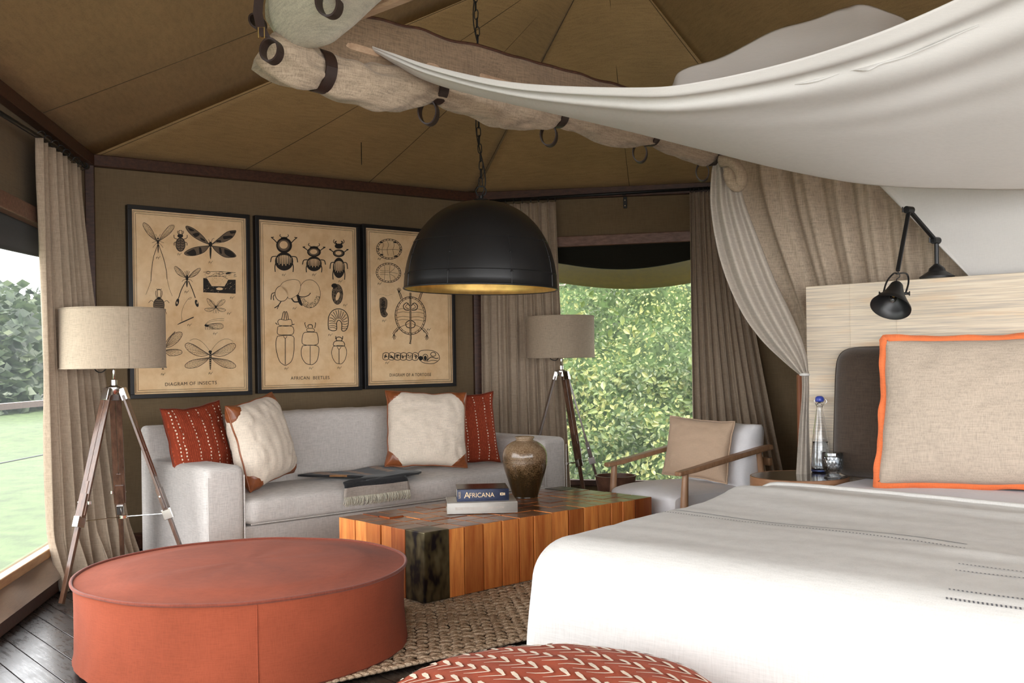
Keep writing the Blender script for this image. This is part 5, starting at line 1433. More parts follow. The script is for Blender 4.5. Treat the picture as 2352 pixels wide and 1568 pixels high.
# ------------------------------------------------------------------ armchair
cs = V((.535, -.845, 0)).normalized(); cb = V((.845, .535, 0)).normalized()   # cs: chair's own left->right (image), cb: towards its back
q0 = on_z(1560, 1080, .60); q0.z = 0      # front end of the near arm
KC = 1.117
CP = lambda s, b_, z: V((0, 0, H)) + (q0 + cs*s + cb*b_ + V((0, 0, z-H)))*KC
RC = Matrix((cs, cb, V((0, 0, 1)))).transposed()
t = thing('armchair', 'open wooden armchair with loose white cushions by the back window', 'armchair', CP(-.31, .33, .126))
Wd = .62; zb2 = .70
for s in (0, -Wd):
    mb = MB()
    secs = [(-.015, .593, .050, .024), (.10, .607, .060, .026), (.35, .648, .058, .028), (.62, .690, .052, .030), (.70, .698, .044, .03)]
    vv = []
    for (b_, z_, w_, h_) in secs:
        for i, j in ((-1, -1), (1, -1), (1, 1), (-1, 1)): vv.append(CP(s+i*w_/2, b_, z_+j*h_/2-.012))
    n = len(secs); fs = [(3, 2, 1, 0), tuple(range(4*n-4, 4*n))]
    for i in range(n-1):
        for k in range(4): l = (k+1) % 4; fs.append((i*4+k, i*4+l, (i+1)*4+l, (i+1)*4+k))
    mb.add(vv, fs); mb.build('armrest', M['chair_wood'], t, bevel=.008)
    mb = MB(); mb.tube([CP(s, .045, .585), CP(s, .035, .45), CP(s, .03, .34), CP(s, .01, .126)], [.019, .024, .026, .017], 12); mb.build('leg', M['chair_wood'], t, smooth=True, auto=True)
    mb = MB(); mb.tube([CP(s, .60, .68), CP(s, .63, .5), CP(s, .66, .34), CP(s, .70, .126)], [.017, .024, .025, .016], 12); mb.build('leg', M['chair_wood'], t, smooth=True, auto=True)
    mb = MB(); mb.bar(CP(s, .03, .29), CP(s, .66, .25), .028, .06); mb.build('side_rail', M['chair_wood'], t, bevel=.006)
for b_, z_ in ((.03, .30), (.66, .26)):
    mb = MB(); mb.bar(CP(0, b_, z_), CP(-Wd, b_, z_), .028, .07); mb.build('seat_rail', M['chair_wood'], t, bevel=.006)
mb = MB(); mb.bar(CP(0, .70, .60), CP(-Wd, .70, .60), .03, .05); mb.build('back_rail', M['chair_wood'], t, bevel=.006)
for k in range(6):
    mb = MB(); s = -.09-k*.088; mb.bar(CP(s, .665, .27), CP(s, .705, .60), .035, .012); mb.build('back_slat', M['chair_wood'], t, bevel=.003)
for k in range(5):
    mb = MB(); b_ = .11+k*.12; mb.bar(CP(-.01, b_, .305-.006*k), CP(-Wd+.01, b_, .305-.006*k), .05, .014); mb.build('seat_slat', M['chair_wood'], t, bevel=.003)
frameC = lambda a, d, z: CP(-Wd+a, d, z)
puffbox(.035, Wd-.035, -.03, .60, .32, .465, 'seat_cushion', t, M['white_cotton'], r=.08, crown=.022, seed=4, n=(40, 26), frame=frameC)
mb = MB()
cu = Cush(CP(-Wd/2+.02, .60, .625), cs, V((cb.x*.22, cb.y*.22, 1)), .62, .44, .22, pinch=.01, seed=12, p=3.5, puff=.30, wr=.008); cu.build('back_cushion', M['white_cotton'], t)
rC = Matrix.Rotation(math.atan2(cs.y, cs.x)+rd(12), 3, 'Z')
pos = on_plane(1603, 1030, CP(0, .42, 0), cb)
cu = Cush(pos, rC @ V((1, 0, -.05)), rC @ V((.0, .26, 1)), .51, .40, .15, pinch=.06, seed=15, wr=.008)
t2 = thing('cushion', 'plain peach cotton cushion leaning in the wooden armchair', 'cushion', cu.c-V((0, 0, .18))); cu.build('cover', M['peach'], t2); cu.piping(M['peach'], t2, .005)
# bowl/planter behind the chair
pb_ = on_z(1414, 1120, .0); pbY = 6.9; pbx = ray(1414, 1100).x*pbY; ztp = H+ray(1414, 1091).z*pbY
t = thing('planter', 'small dark wooden tub on the floor behind the armchair leg', 'planter', (pbx, pbY, 0))
mb = MB(); mb.lathe((pbx, pbY, 0), [(0, 0), (.085, 0), (.115, ztp*.6), (.14, ztp-.01), (.145, ztp), (.13, ztp), (.12, ztp*.75), (0, ztp*.75)], 26); mb.build('tub', M['basket'], t, smooth=True, auto=True)
mb = MB(); mb.tube([V((pbx+.127*math.cos(a), pbY+.127*math.sin(a), ztp*.72)) for a in [2*PI*k/28 for k in range(28)]], .004, 6, closed=True); mb.build('hoop', M['iron'], t, smooth=True)
# ------------------------------------------------------------------ bed
HBl = V((1.515, 5.15, 0)); AX = ha; BX = hb         # AX from foot to head, BX along the headboard to the right
def BP(l, a, z): return HBl + BX*l - AX*a + V((0, 0, z))   # a = distance from the headboard face
RB = Matrix((BX, AX, V((0, 0, 1)))).transposed()
headz = lambda l: 1.562
bed = thing('bed', 'large bed with a pale raffia headboard on the right', 'bed', BP(1.2, 1.2, 0))
HW = 2.55
mb = MB(); mb.box(BP(HW/2, -.05, .03+1.532/2), (HW, .10, 1.532), RB); mb.build('headboard', M['raffia'], bed, bevel=.004)
# raffia panel joints
for l in (.235, .47, 1.1, 1.75):
    mb = MB(); mb.box(BP(l, .0015, .80), (.0022, .002, 1.52), RB); mb.build('panel_joint', M['raffia'], bed)
BW0, BW1, BLn = .36, 2.16, 2.34; BT = .60
mb = MB(); mb.box(BP((BW0+BW1)/2, BLn/2+.01, .16), (BW1-BW0-.04, BLn-.04, .30), RB); mb.build('base', M['dark_wood'], bed, bevel=.01)
mb = MB(); mb.box(BP((BW0+BW1)/2, BLn/2+.01, .455), (BW1-BW0, BLn, .29), RB); mb.build('mattress', M['sheet'], bed, bevel=.06)
# sheet laid over the pillow end
def wrap(l, a, z, R=.10, flare=.06, lmin=BW0, lmax=BW1, amax=BLn):
    """drape coordinates: beyond the edges the surface rolls over and hangs"""
    u = max(lmin-l, 0); u2 = max(l-lmax, 0); w_ = max(a-amax, 0); uu = max(u, u2)
    d = max(uu, w_) if not (uu > 0 and w_ > 0) else (uu**3+w_**3)**(1/3)
    if d <= 0: return BP(l, a, z)
    th = min(d/R, PI/2); rest = max(0, d-R*PI/2)
    out = R*math.sin(th)+flare*rest; dn = R*(1-math.cos(th))+rest
    ang = math.atan2(w_, uu) if uu > 0 or w_ > 0 else 0
    sg = -1 if u > 0 else 1
    bl = min(max(l, lmin), lmax); ba = min(a, amax)
    return BP(bl + sg*math.cos(ang)*out*(1 if uu > 0 else 0), ba + math.sin(ang)*out*(1 if w_ > 0 else 0), z-dn)
mb = MB()
def sheetf(u, v):
    l = BW0-.30+(BW1-BW0+.6)*u; a = .02+1.0*v
    z = BT+.012+.010*nz(l*3, a*3, 0)+.004*nz(l*11, a*6, 1)
    return wrap(l, a, z, .05, .03)
mb.grid(sheetf, 90, 40); mb.build('sheet', M['sheet'], bed, smooth=True, solid=.004)

bl = thing('blanket', 'cream woven wool blanket with thin dark stitched stripes covering most of the bed', 'blanket', BP(1.2, 1.6, .4))
def btop(l, a):
    z = BT+.030+.015*min(1, max(0, (a-.8)/.5))+.034*math.exp(-((a-1.25)/.32)**2)*math.exp(-((l-.35)/.55)**2) + .014*nz(l*1.6, a*2.2, 7) + .006*nz(l*2.2, a*9, 3)
    z += .012*math.exp(-((a-(.98+.03*math.sin(l*3)))/.020)**2)          # raised fold
    z += .012*math.exp(-((a-(1.22+.05*math.sin(l*2+1)))/.05)**2) + .016*math.exp(-((a-1.92)/.05)**2-((l-1.45)/.22)**2)
    z -= .018*math.exp(-((a-.74)/.05)**2)
    return z
A0_, A1_ = .72, BLn+.44
def blf(u, v):
    l = BW0-.42+(BW1-BW0+.84)*u; a = A0_+(A1_-A0_)*v
    hem = .012*nz(l*3, 3, 0)*max(0, (a-BLn))*2
    p = wrap(l, a, btop(max(l, BW0-.0), min(a, BLn)), .135, .05)
    if a > BLn+.1: p += -AX*(.014*math.sin(l*9+1.2)*min(1, (a-BLn-.1)*4)) + V((0, 0, 0))
    if l < BW0-.1: p += -BX*(.012*math.sin(a*8)*min(1, (BW0-.1-l)*4))
    return p
# stripes are woven in: a thin pattern fixed to the cloth itself
m = M['blanket']
mb = MB(); mb.grid(blf, 150, 130); mb.build('blanket_cloth', m, bl, smooth=True, solid=.008)
def stripe(a, l0, l1, name='stitched_stripe', w_=.006, dash=.017):
    mb = MB(); l = l0; i = 0
    inv = lambda l_, a_: blf((l_-(BW0-.42))/(BW1-BW0+.84), (a_-A0_)/(A1_-A0_))
    while l < l1:
        vv = []
        for (x, y) in ((0, -.5), (dash*.45, -.5), (dash*.75, .5), (dash*.3, .5)):
            p = inv(l+x, a+y*w_); q1 = inv(l+x+.004, a+y*w_); q2 = inv(l+x, a+y*w_+.004); n = (q1-p).cross(p-q2).normalized()
            if n.z < 0 and a < BLn: n = -n
            if a >= BLn and n.dot(-AX) < 0: n = -n
            vv.append(p+n*.0058)
        mb.add(vv, [(0, 1, 2, 3)]); l += dash
    mb.build(name, M['dark_thread'], bl)['kind'] = 'stuff'
def line(a, l0, l1, w_=.0035):
    mb = MB(); inv = lambda l_, a_: blf((l_-(BW0-.42))/(BW1-BW0+.84), (a_-A0_)/(A1_-A0_)); n = 120
    vv = []
    for i in range(n+1):
        l = l0+(l1-l0)*i/n; p = inv(l, a); vv += [p-AX*w_/2+V((0, 0, .0055)), p+AX*w_/2+V((0, 0, .0055))]
    mb.add(vv, [(2*i, 2*i+1, 2*i+3, 2*i+2) for i in range(n)]); mb.build('woven_line', M['dark_thread'], bl)
LE = BW0-.30
def cloth(l_, a_): return blf((l_-(BW0-.42))/(BW1-BW0+.84), (a_-A0_)/(A1_-A0_))
def a_of(px, py):    # cloth coordinates (a, l) of the blanket point seen under a pixel
    p = on_z(px, py, BT+.055); q = V((p.x, p.y, 0))-HBl; a_, l_ = -q.dot(AX), q.dot(BX)
    for _ in range(40):
        x, y = pix(cloth(l_, a_)); ex, ey = px-x, py-y
        x1, y1 = pix(cloth(l_+.01, a_)); x2, y2 = pix(cloth(l_, a_+.01))
        m11, m12, m21, m22 = (x1-x)/.01, (x2-x)/.01, (y1-y)/.01, (y2-y)/.01; dt_ = m11*m22-m12*m21
        if abs(dt_) < 1e-6: break
        l_ += .7*(ex*m22-ey*m12)/dt_; a_ += .7*(m11*ey-m21*ex)/dt_
        a_ = min(max(a_, A0_+.02), A1_-.02); l_ = min(max(l_, BW0-.38), BW1+.38)
    return a_, l_
LE = BW0-.30
sa, sl = a_of(2040, 1237); sb_, _ = a_of(1850, 1211)
stripe(sa, LE, a_of(2230, 1256)[1], w_=.010, dash=.011); line(sb_, LE, a_of(2225, 1252)[1], .006)
for (x, y) in ((2200, 1298), (2193, 1313), (2178, 1357), (2172, 1377)):
    a, l = a_of(x, y)
    stripe(a, l, BW1+.2, w_=.0075, dash=.010)
# fold piping of the turned-back edge
mb = MB(); pts = []
for i in range(61):
    l = BW0-.10+(BW1-BW0+.15)*i/60; aa = .98+.03*math.sin(l*3); pts.append(wrap(l, aa, btop(max(l, BW0), aa)+.004, .135, .05))
mb.tube(pts, .011, 8); mb.build('fold_edge', M['blanket'], bl, smooth=True)

# dark bolster pillow & big beige pillow
yawB = math.atan2(BX.y, BX.x)
def bedc(px, py, a, R_, U_, w_, h_, t_, **k):
    P = on_plane(px, py, BP(0, a, 0), AX); return Cush(P, R_, U_, w_, h_, t_, **k)
cu = bedc(2000, 935, .10, BX + V((0, 0, .0)), V((AX.x*.10, AX.y*.10, 1)), .62, .63, .16, pinch=.0, seed=31, p=5, puff=.4, wr=.006)
bwid = cu.w
P0 = on_plane(1917, 940, BP(0, .10, 0), AX); cu.c = P0 + BX*(bwid/2); cu.c.z = .61+.32
t = thing('pillow', 'dark brown velvet square pillow standing against the headboard, half hidden', 'pillow', cu.c-V((0, 0, .33)))
def rbox():
    mb = MB()
    def fn(u, v, side):
        a = 2*PI*u; e = .26; x = math.copysign(abs(math.cos(a))**e, math.cos(a)); y = math.copysign(abs(math.sin(a))**e, math.sin(a))
        th = .075*math.sqrt(max(0, 1-v**3.5)); return cu.c+cu.R*(x*v*cu.w/2)+cu.U*(y*v*cu.h/2*(1+.02*nz(x*2, y*2, 1)))+cu.N*side*(th+.004*nz(x*v*4, y*v*4, side))
    for side in (1, -1):
        g = MB(); g.grid(lambda u, v: fn(u, .02+.98*v if v else 0, side), 64, 14, closeu=True)
        if side > 0: g.f = [f[::-1] for f in g.f]
        mb.add(g.v, g.f)
    return mb
o = rbox().build('cover', M['brown_cushion'], t, smooth=True)
mb = MB(); mb.tube([cu.c+cu.R*math.copysign(abs(math.cos(a))**.26, math.cos(a))*cu.w/2+cu.U*math.copysign(abs(math.sin(a))**.26, math.sin(a))*cu.h/2 for a in [2*PI*k/80 for k in range(80)]], .004, 6, closed=True); mb.build('piping', M['brown_cushion'], t, smooth=True)
wB = .98
P0 = on_plane(2022, 940, BP(0, .36, 0), AX)
Rv = Matrix.Rotation(rd(20), 3, 'Z') @ BX
cu = Cush(V((P0.x, P0.y, .625+.325)) + Rv*wB/2, Rv, V((AX.x*.16, AX.y*.16, 1)), wB, .655, .20, pinch=.035, seed=33, wr=.010, puff=.42)
t = thing('pillow', 'large beige woven pillow with bright orange flanged edge at the right of the bed', 'pillow', cu.c-V((0, 0, .32)))
cu.build('cover', M['pillow_beige'], t, 44); cu.flange(M['orange'], t, .022)

# ------------------------------------------------------------------ bedside table, bottle, glass
nz_ = .62; nc = V((1.398, 4.905, 0)); nr = .235
t = thing('bedside_table', 'round polished dark-topped bedside table with a wood rim beside the headboard', 'table', nc)
M['tabletop'] = wood('polished_tabletop', (.05, .03, .022), (.13, .085, .06), (30, 30, 5), .08, coat=1.0)
M['rim_wood'] = wood('rim_wood', (.22, .10, .045), (.36, .19, .10), (12, 12, 60), .3)
mb = MB(); mb.lathe(nc, [(0, nz_-.006), (nr-.004, nz_-.006), (nr-.004, nz_), (0, nz_)], 64); mb.build('tabletop', M['tabletop'], t, smooth=True, auto=True)
mb = MB(); mb.lathe(nc, [(nr-.006, nz_-.07), (nr, nz_-.07), (nr, nz_-.001), (nr-.005, nz_+.001), (nr-.006, nz_-.07)], 64); mb.build('rim', M['rim_wood'], t, smooth=True, auto=True)
mb = MB(); mb.lathe(nc, [(0, nz_-.07), (nr-.01, nz_-.07), (nr-.02, nz_-.09), (.05, nz_-.11), (.04, .06), (.17, .03), (.17, 0), (0, 0)], 40); mb.build('pedestal', M['rim_wood'], t, smooth=True, auto=True)
a = rd(-135); mb = MB(); mb.lathe(nc+V((nr*math.cos(a), nr*math.sin(a), nz_-.03)), [(0, -.004), (.005, -.003), (.005, .003), (0, .004)], 10); mb.build('pin', M['chrome'], t)
bp = on_z(1885, 1083, nz_+.001); bh = (1086-912)/F*bp.y; br_ = 21.5/F*bp.y; bp.z = nz_+.001
t = thing('bottle', 'tall clear glass water bottle with blue swing stopper on the bedside table', 'bottle', bp)
outer = [(0, 0), (.9, 0), (1.0, .02), (1.0, .07), (.97, .2), (.85, .38), (.66, .58), (.45, .75), (.34, .84), (.33, .87), (.42, .875), (.42, .90), (.36, .905), (.36, .925)]
inn = [(.30, .925), (.28, .86), (.38, .74), (.59, .57), (.78, .38), (.90, .2), (.93, .07), (.88, .04), (0, .035)]
mb = MB(); mb.lathe(bp, [(r_*br_, z_*bh) for r_, z_ in outer+inn], 40); mb.build('body', M['glass'], t, smooth=True)
mb = MB(); mb.lathe(bp, [(0, .037*bh), (.87*br_, .042*bh), (.92*br_, .07*bh), (.89*br_, .2*bh), (.80*br_, .34*bh), (.765*br_, .40*bh), (0, .40*bh)], 40); mb.build('water', M['water'], t, smooth=True)
mb = MB(); mb.lathe(bp, [(0, -.0002), (.86*br_, -.0002), (.985*br_, .018*bh), (.98*br_, .05*bh), (0, .036*bh)], 40); mb.build('blue_base', M['blue_glass'], t, smooth=True)
mb = MB(); mb.lathe(bp, [(0, .925*bh), (.42*br_, .925*bh), (.46*br_, .94*bh), (.46*br_, .965*bh), (.40*br_, .985*bh), (.22*br_, 1.0*bh), (0, 1.0*bh)], 24); mb.build('stopper', M['blue_cap'], t, smooth=True)
mb = MB(); e = bp+V((0, 0, .89*bh)); mb.tube(cr([e+V((.45*br_, 0, 0)), e+V((.75*br_, -.003, .03*bh)), e+V((.55*br_, 0, .07*bh)), e+V((0, 0, .08*bh)), e+V((-.55*br_, 0, .06*bh)), e+V((-.45*br_, 0, 0))], 4), .0016, 6)
mb.tube([e+V((.45*br_*math.cos(a), .45*br_*math.sin(a), 0)) for a in [2*PI*k/20 for k in range(20)]], .0014, 6, closed=True); mb.build('wire_clip', M['chrome'], t, smooth=True)
gp = on_z(1913, 1096, nz_+.001); gp.z = nz_+.001; gh = (1097-1040)/F*gp.y; gr_ = 24/F*gp.y
t = thing('glass', 'short cut-crystal tumbler in front of the bottle on the bedside table', 'glass', gp)
mb = MB(); seg = 48; op = [(0, 0), (.78, 0), (.80, .05), (.60, .12), (.62, .18), (.88, .32), (.98, .5), (1.0, .72), (.99, .88), (.98, 1.0)]; ip = [(.93, 1.0), (.93, .7), (.88, .42), (.6, .26), (0, .24)]
allp = [V((r_, 0, z_)) for r_, z_ in op]; allp = cr(allp, 4)
def gf(u, v):
    i = v*(len(allp)-1); k = int(min(i, len(allp)-2)); p = allp[k].lerp(allp[k+1], i-k); r_ = p.x*gr_; z_ = p.z*gh; a = 2*PI*u
    if .22 < p.z < .86: r_ -= .0022*(abs(math.sin(a*9+p.z*11))*abs(math.sin(a*9-p.z*11)))
    return gp+V((r_*math.cos(a), r_*math.sin(a), z_))
mb.grid(gf, 108, 60, closeu=True); mb.lathe(gp, [(r_*gr_, z_*gh) for r_, z_ in [(.98, 1.0)]+ip], 108); mb.build('cut_body', M['crystal'], t, smooth=True)

# ------------------------------------------------------------------ reading lamp on the headboard
t0 = HBl - V((0, 0, 0)); P0 = on_plane(2152, 632, BP(0, -.05, 0), AX); lz = 1.562
lb = V((P0.x, P0.y, lz)); Yl = lb.y
t = thing('reading_lamp', 'black jointed metal reading lamp clamped on top of the headboard, cone shade pointing down', 'lamp', lb)
k_ = Yl/F
mb = MB(); mb.lathe(lb, [(0, 0), (37*k_, 0), (38*k_, 5*k_), (30*k_, 10*k_), (19*k_, 17*k_), (17*k_, 24*k_), (10*k_, 30*k_), (5*k_, 34*k_), (5*k_, 80*k_), (0, 80*k_)], 36); mb.build('base', M['black_metal'], t, smooth=True, auto=True)
j1 = pt(2149, 552, Yl); j2 = pt(2088, 482, Yl-.10); j3 = pt(2062, 622, Yl-.24)
mb = MB(); mb.tube([lb+V((0, 0, 70*k_)), j1], .0085, 10); mb.build('post', M['black_metal'], t, smooth=True)
mb = MB(); mb.bar(j1, j2, .020, .014); mb.build('arm', M['black_metal'], t, bevel=.003)
mb = MB(); mb.bar(j2, j3, .018, .013); mb.build('arm', M['black_metal'], t, bevel=.003)
for j in (j1, j2):
    mb = MB(); mb.tube([j-V((.018, .012, 0)), j+V((.018, .012, 0))], .017, 14); mb.tube([j-V((.034, .016, 0)), j-V((.018, .01, 0))], .006, 8); mb.bar(j-V((.036, .016, .012)), j-V((.036, .016, -.012)), .008, .004); mb.build('joint', M['black_metal'], t, smooth=True, auto=True)
Yc2 = Yl-.24; k2 = Yc2/F
rimc = pt(2046, 704, Yc2-.03); apx = pt(2061, 650, Yc2+.03); axd = (rimc-apx).normalized(); Lc = (rimc-apx).length
zax = V((0, 0, 1)); Rq = zax.rotation_difference(-axd).to_matrix(); R1 = 45*k2
mb = MB(); cp = [(0, 0), (10*k2, -.002), (14*k2, -.012), (16*k2, -.026), (22*k2, -Lc*.45), (36*k2, -Lc*.80), (R1, -Lc), (R1, -Lc-.006), (R1-.004, -Lc-.004), (34*k2, -Lc*.80), (20*k2, -Lc*.45), (0, -.03)]
mb.lathe(apx, cp, 48, Rq); shd = mb.build('shade', M['black_metal'], t, smooth=True, auto=True)
mb = MB(); mb.lathe(apx, [(0, -.03), (.013, -.03), (.013, -.065), (0, -.065)], 16, Rq); mb.build('bulb_holder', M['gold'], shd, smooth=True)
mb = MB(); mb.lathe(apx, [(0, -.06), (.010, -.065), (.017, -.09), (.012, -.105), (0, -.112)], 16, Rq); mb.build('bulb', M['glass'], shd, smooth=True)
mb = MB(); side = V((1, .1, 0)).normalized(); piv = apx+axd*Lc*.45; hr = 27*k2
q = [piv - side*hr, piv - side*hr*.98 - axd*Lc*.5, piv-side*hr*.6-axd*Lc*.85, j3-V((0, 0, .012)), piv+side*hr*.6-axd*Lc*.85, piv+side*hr*.98-axd*Lc*.5, piv+side*hr]
mb.tube(cr(q, 5), .0042, 8)
for sg in (-1, 1): mb.tube([piv+side*sg*hr*.75, piv+side*sg*(hr+.018)], .006, 8); mb.bar(piv+side*sg*(hr+.018)-V((0, 0, .010)), piv+side*sg*(hr+.018)+V((0, 0, .010)), .008, .003)
mb.build('yoke', M['black_metal'], t, smooth=True)
mb = MB(); mb.tube(cr([j3, pt(2067, 634, Yc2), pt(2059, 642, Yc2), apx], 5), .0022, 6); mb.build('cord', M['iron'], t, smooth=True)

# ------------------------------------------------------------------ canopy over the bed
K1 = pt(688, 55, 3.30); K2 = pt(1648, 366, 5.22)
K1z = (K1.z+K2.z)/2; kd = V((K2.x-K1.x, K2.y-K1.y, 0)); KL = kd.length; kd.normalize(); kn = V((kd.y, -kd.x, 0))   # kn points to the bed centre
def KP(s, n, z): return V((K1.x, K1.y, 0)) + kd*s + kn*n + V((0, 0, z))
def krail(px, py=200):   # s where the rail plane meets that pixel column
    return isect(V((K1.x, K1.y, 0)), kd, px, py)
can = thing('bed_canopy', 'suspended timber bed canopy frame with a brown linen header band', 'canopy', KP(KL/2, 0, K1z))
mb = MB(); mb.bar(KP(0, .03, 2.29), KP(KL+.1, .03, 2.29), .04, .05); mb.build('frame_rail', M['pale_pole'], can, bevel=.008)
mb = MB(); mb.bar(KP(0, .03, 2.29), KP(0, 2.9, 2.29), .04, .05); mb.build('frame_rail', M['pale_pole'], can, bevel=.008)
mb = MB(); mb.bar(KP(0, 2.9, 2.29), KP(KL, 2.9, 2.29), .04, .05); mb.build('frame_rail', M['pale_pole'], can, bevel=.008)
mb = MB(); mb.bar(KP(KL, .03, 2.29), KP(KL, 2.9, 2.29), .04, .05); mb.build('frame_rail', M['pale_pole'], can, bevel=.008)
pa = pt(735, 82, 3.40); pb2 = pt(808, 100, 3.52)
mb = MB(); mb.bar(pa + (pa-pb2)*1.5, pb2, .035, .03); mb.build('cross_pole', M['pale_pole'], can, bevel=.005)
# header band, seen from inside the bed side
def hdr(u, v):
    s = -.02+KL*1.02*u; zt = H+ (ray(785, 38).z*(isect(V((K1.x, K1.y, 0)), kd, 785, 38).y)) ; ze = H + ray(1425, 200).z*isect(V((K1.x, K1.y, 0)), kd, 1425, 200).y
    z1 = zt+(ze-zt)*(s/KL)*1.1 + .012*nz(s*7, 0, 0)*(1-v)
    return KP(s, .05+.02*nz(s*4, v*2, 2)+.012*v*math.sin(s*19), z1-(.24-.035*s)*v)
mb = MB(); mb.grid(hdr, 140, 12); mb.build('header_band', M['linen_dark'], can, smooth=True, solid=.006)
mb = MB(); mb.tube([hdr(i/80, 0) for i in range(81)], .007, 6); mb.build('header_hem', M['dark_wood'], can, smooth=True)
def railY(px): return isect(V((K1.x, K1.y, 0)) , kd, px, 200).y
# rolled side curtain held by leather straps
bot = [(600, 150), (640, 195), (700, 214), (728, 196), (780, 232), (850, 250), (930, 250), (992, 228), (1050, 258), (1120, 284), (1200, 297), (1255, 296), (1274, 284), (1330, 306), (1400, 335), (1455, 340), (1492, 328), (1560, 362), (1620, 379), (1650, 374)]
wid = [(590, 95), (640, 118), (690, 118), (728, 74), (780, 96), (850, 98), (930, 92), (992, 58), (1050, 82), (1120, 90), (1200, 82), (1255, 68), (1274, 50), (1330, 64), (1400, 68), (1455, 56), (1492, 42), (1560, 56), (1620, 50), (1650, 36)]
roll = thing('rolled_canopy_curtain', 'rolled-up taupe linen curtain strapped along the long side of the bed canopy', 'curtain', KP(KL/2, 0, 2.15))
path = []; rad = []
for i in range(101):
    x = 612+(1652-612)*(i/100)**.85
    Y = railY(max(x, 640)) - .04; b_ = interp(bot, x); w_ = interp(wid, x); b_ += 0
    path.append(pt(x, b_-w_/2, Y)); rad.append(w_/2/F*Y)
# smooth
for _ in range(2):
    path = [path[0]]+[(path[i-1]+path[i]*2+path[i+1])/4 for i in range(1, 100)]+[path[-1]]; rad = [rad[0]]+[(rad[i-1]+rad[i]*2+rad[i+1])/4 for i in range(1, 100)]+[rad[-1]]
strap_x = [728, 998, 1270, 1490, 1640]
def rollfn(t_, a):
    x = t_*12; f = 1+.09*math.sin(a*2+x*4.2+.5*nz(x, 0, 0))+.055*math.sin(a*4-x*6+1)+.13*nz(math.cos(a)*1.6, math.sin(a)*1.6, x*.9)+.05*nz(math.cos(a)*5+x, math.sin(a)*5, x*3)
    return f
near0 = lambda px: min(range(101), key=lambda i: abs(pix(path[i])[0]-px))
sidx = [near0(x)/100 for x in (728, 1000, 1272, 1491, 1637)]
rollfn0 = rollfn
def rollfn(t_, a):
    g_ = sum(math.exp(-((t_-q)/.035)**2) for q in sidx)
    return rollfn0(t_, a) + .07*g_*math.sin(a*8+t_*40) + .03*math.sin(a*6+t_*55)
def rollmesh(path, rad, fn, name, parent, mat):
    mb = MB(); m = []; rr = []
    P2 = path; mb.tube(P2, rad, 64, fn=fn); return mb.build(name, mat, parent, smooth=True)
rollmesh(path, rad, rollfn, 'rolled_linen', roll, M['linen'])
# spiral flap of the roll
for (i0, i1, ph, sw) in ((6, 30, .2, 2.1), (31, 58, .4, 1.7), (60, 80, .3, 1.6)):
    vv = []; fs = []
    for i in range(i0, i1+1):
        t_ = (i-i0)/(i1-i0); p = path[i]; d = (path[min(i+1, 100)]-path[i-1]).normalized(); a_ = d.cross(V((0, 0, 1))).normalized(); b_ = a_.cross(d)
        w_ = math.sin(PI*t_)**.6
        for k in range(7):
            an = 2.6 - sw*t_ + (k/6)*(.9)*w_ + ph; r_ = rad[i]*(1.09+.08*math.sin(k/6*PI)*w_ - (.16 if k in (0, 6) else 0))
            vv.append(p + a_*math.cos(an)*r_ + b_*math.sin(an)*r_)
    n = i1-i0+1
    for i in range(n-1):
        for k in range(6): fs.append((i*7+k, i*7+k+1, (i+1)*7+k+1, (i+1)*7+k))
    mb = MB(); mb.add(vv, fs); mb.build('linen_fold', M['linen'], roll, smooth=True, solid=.006)
def strapset(idx, parent, loopdx=0, px=None, loop=True):
    p = path[idx]; r_ = rad[idx]*1.16; d = (path[min(idx+1, 100)]-path[idx-1]).normalized(); a_ = d.cross(V((0, 0, 1))).normalized(); b_ = a_.cross(d)
    pts = [p + a_*math.cos(2*PI*k/28)*r_*.98 + b_*math.sin(2*PI*k/28)*r_ for k in range(29)]
    mb = MB(); ribbon(mb, pts, d*.045, .006); st = mb.build('leather_strap', M['strap'], parent, smooth=True, auto=True)
    if loop:
        Y = p.y; lr = .042; c_ = p - V((0, 0, r_+lr*.85)) + V((loopdx, -.01, 0))
        pts = [c_ + V((math.sin(2*PI*k/24)*lr*.78, 0, math.cos(2*PI*k/24)*lr*1.08)) for k in range(25)]
        mb = MB(); ribbon(mb, pts, V((.12, .5, 0)).normalized()*.04, .005); mb.build('strap_loop', M['strap'], st, smooth=True, auto=True)
def near(px): return min(range(101), key=lambda i: abs(pix(path[i])[0]-px))
strapset(near(728), roll, loop=False)
for x, dx in ((1000, -.02), (1272, -.03), (1491, -.045), (1637, -.05)): strapset(near(x), roll, dx)

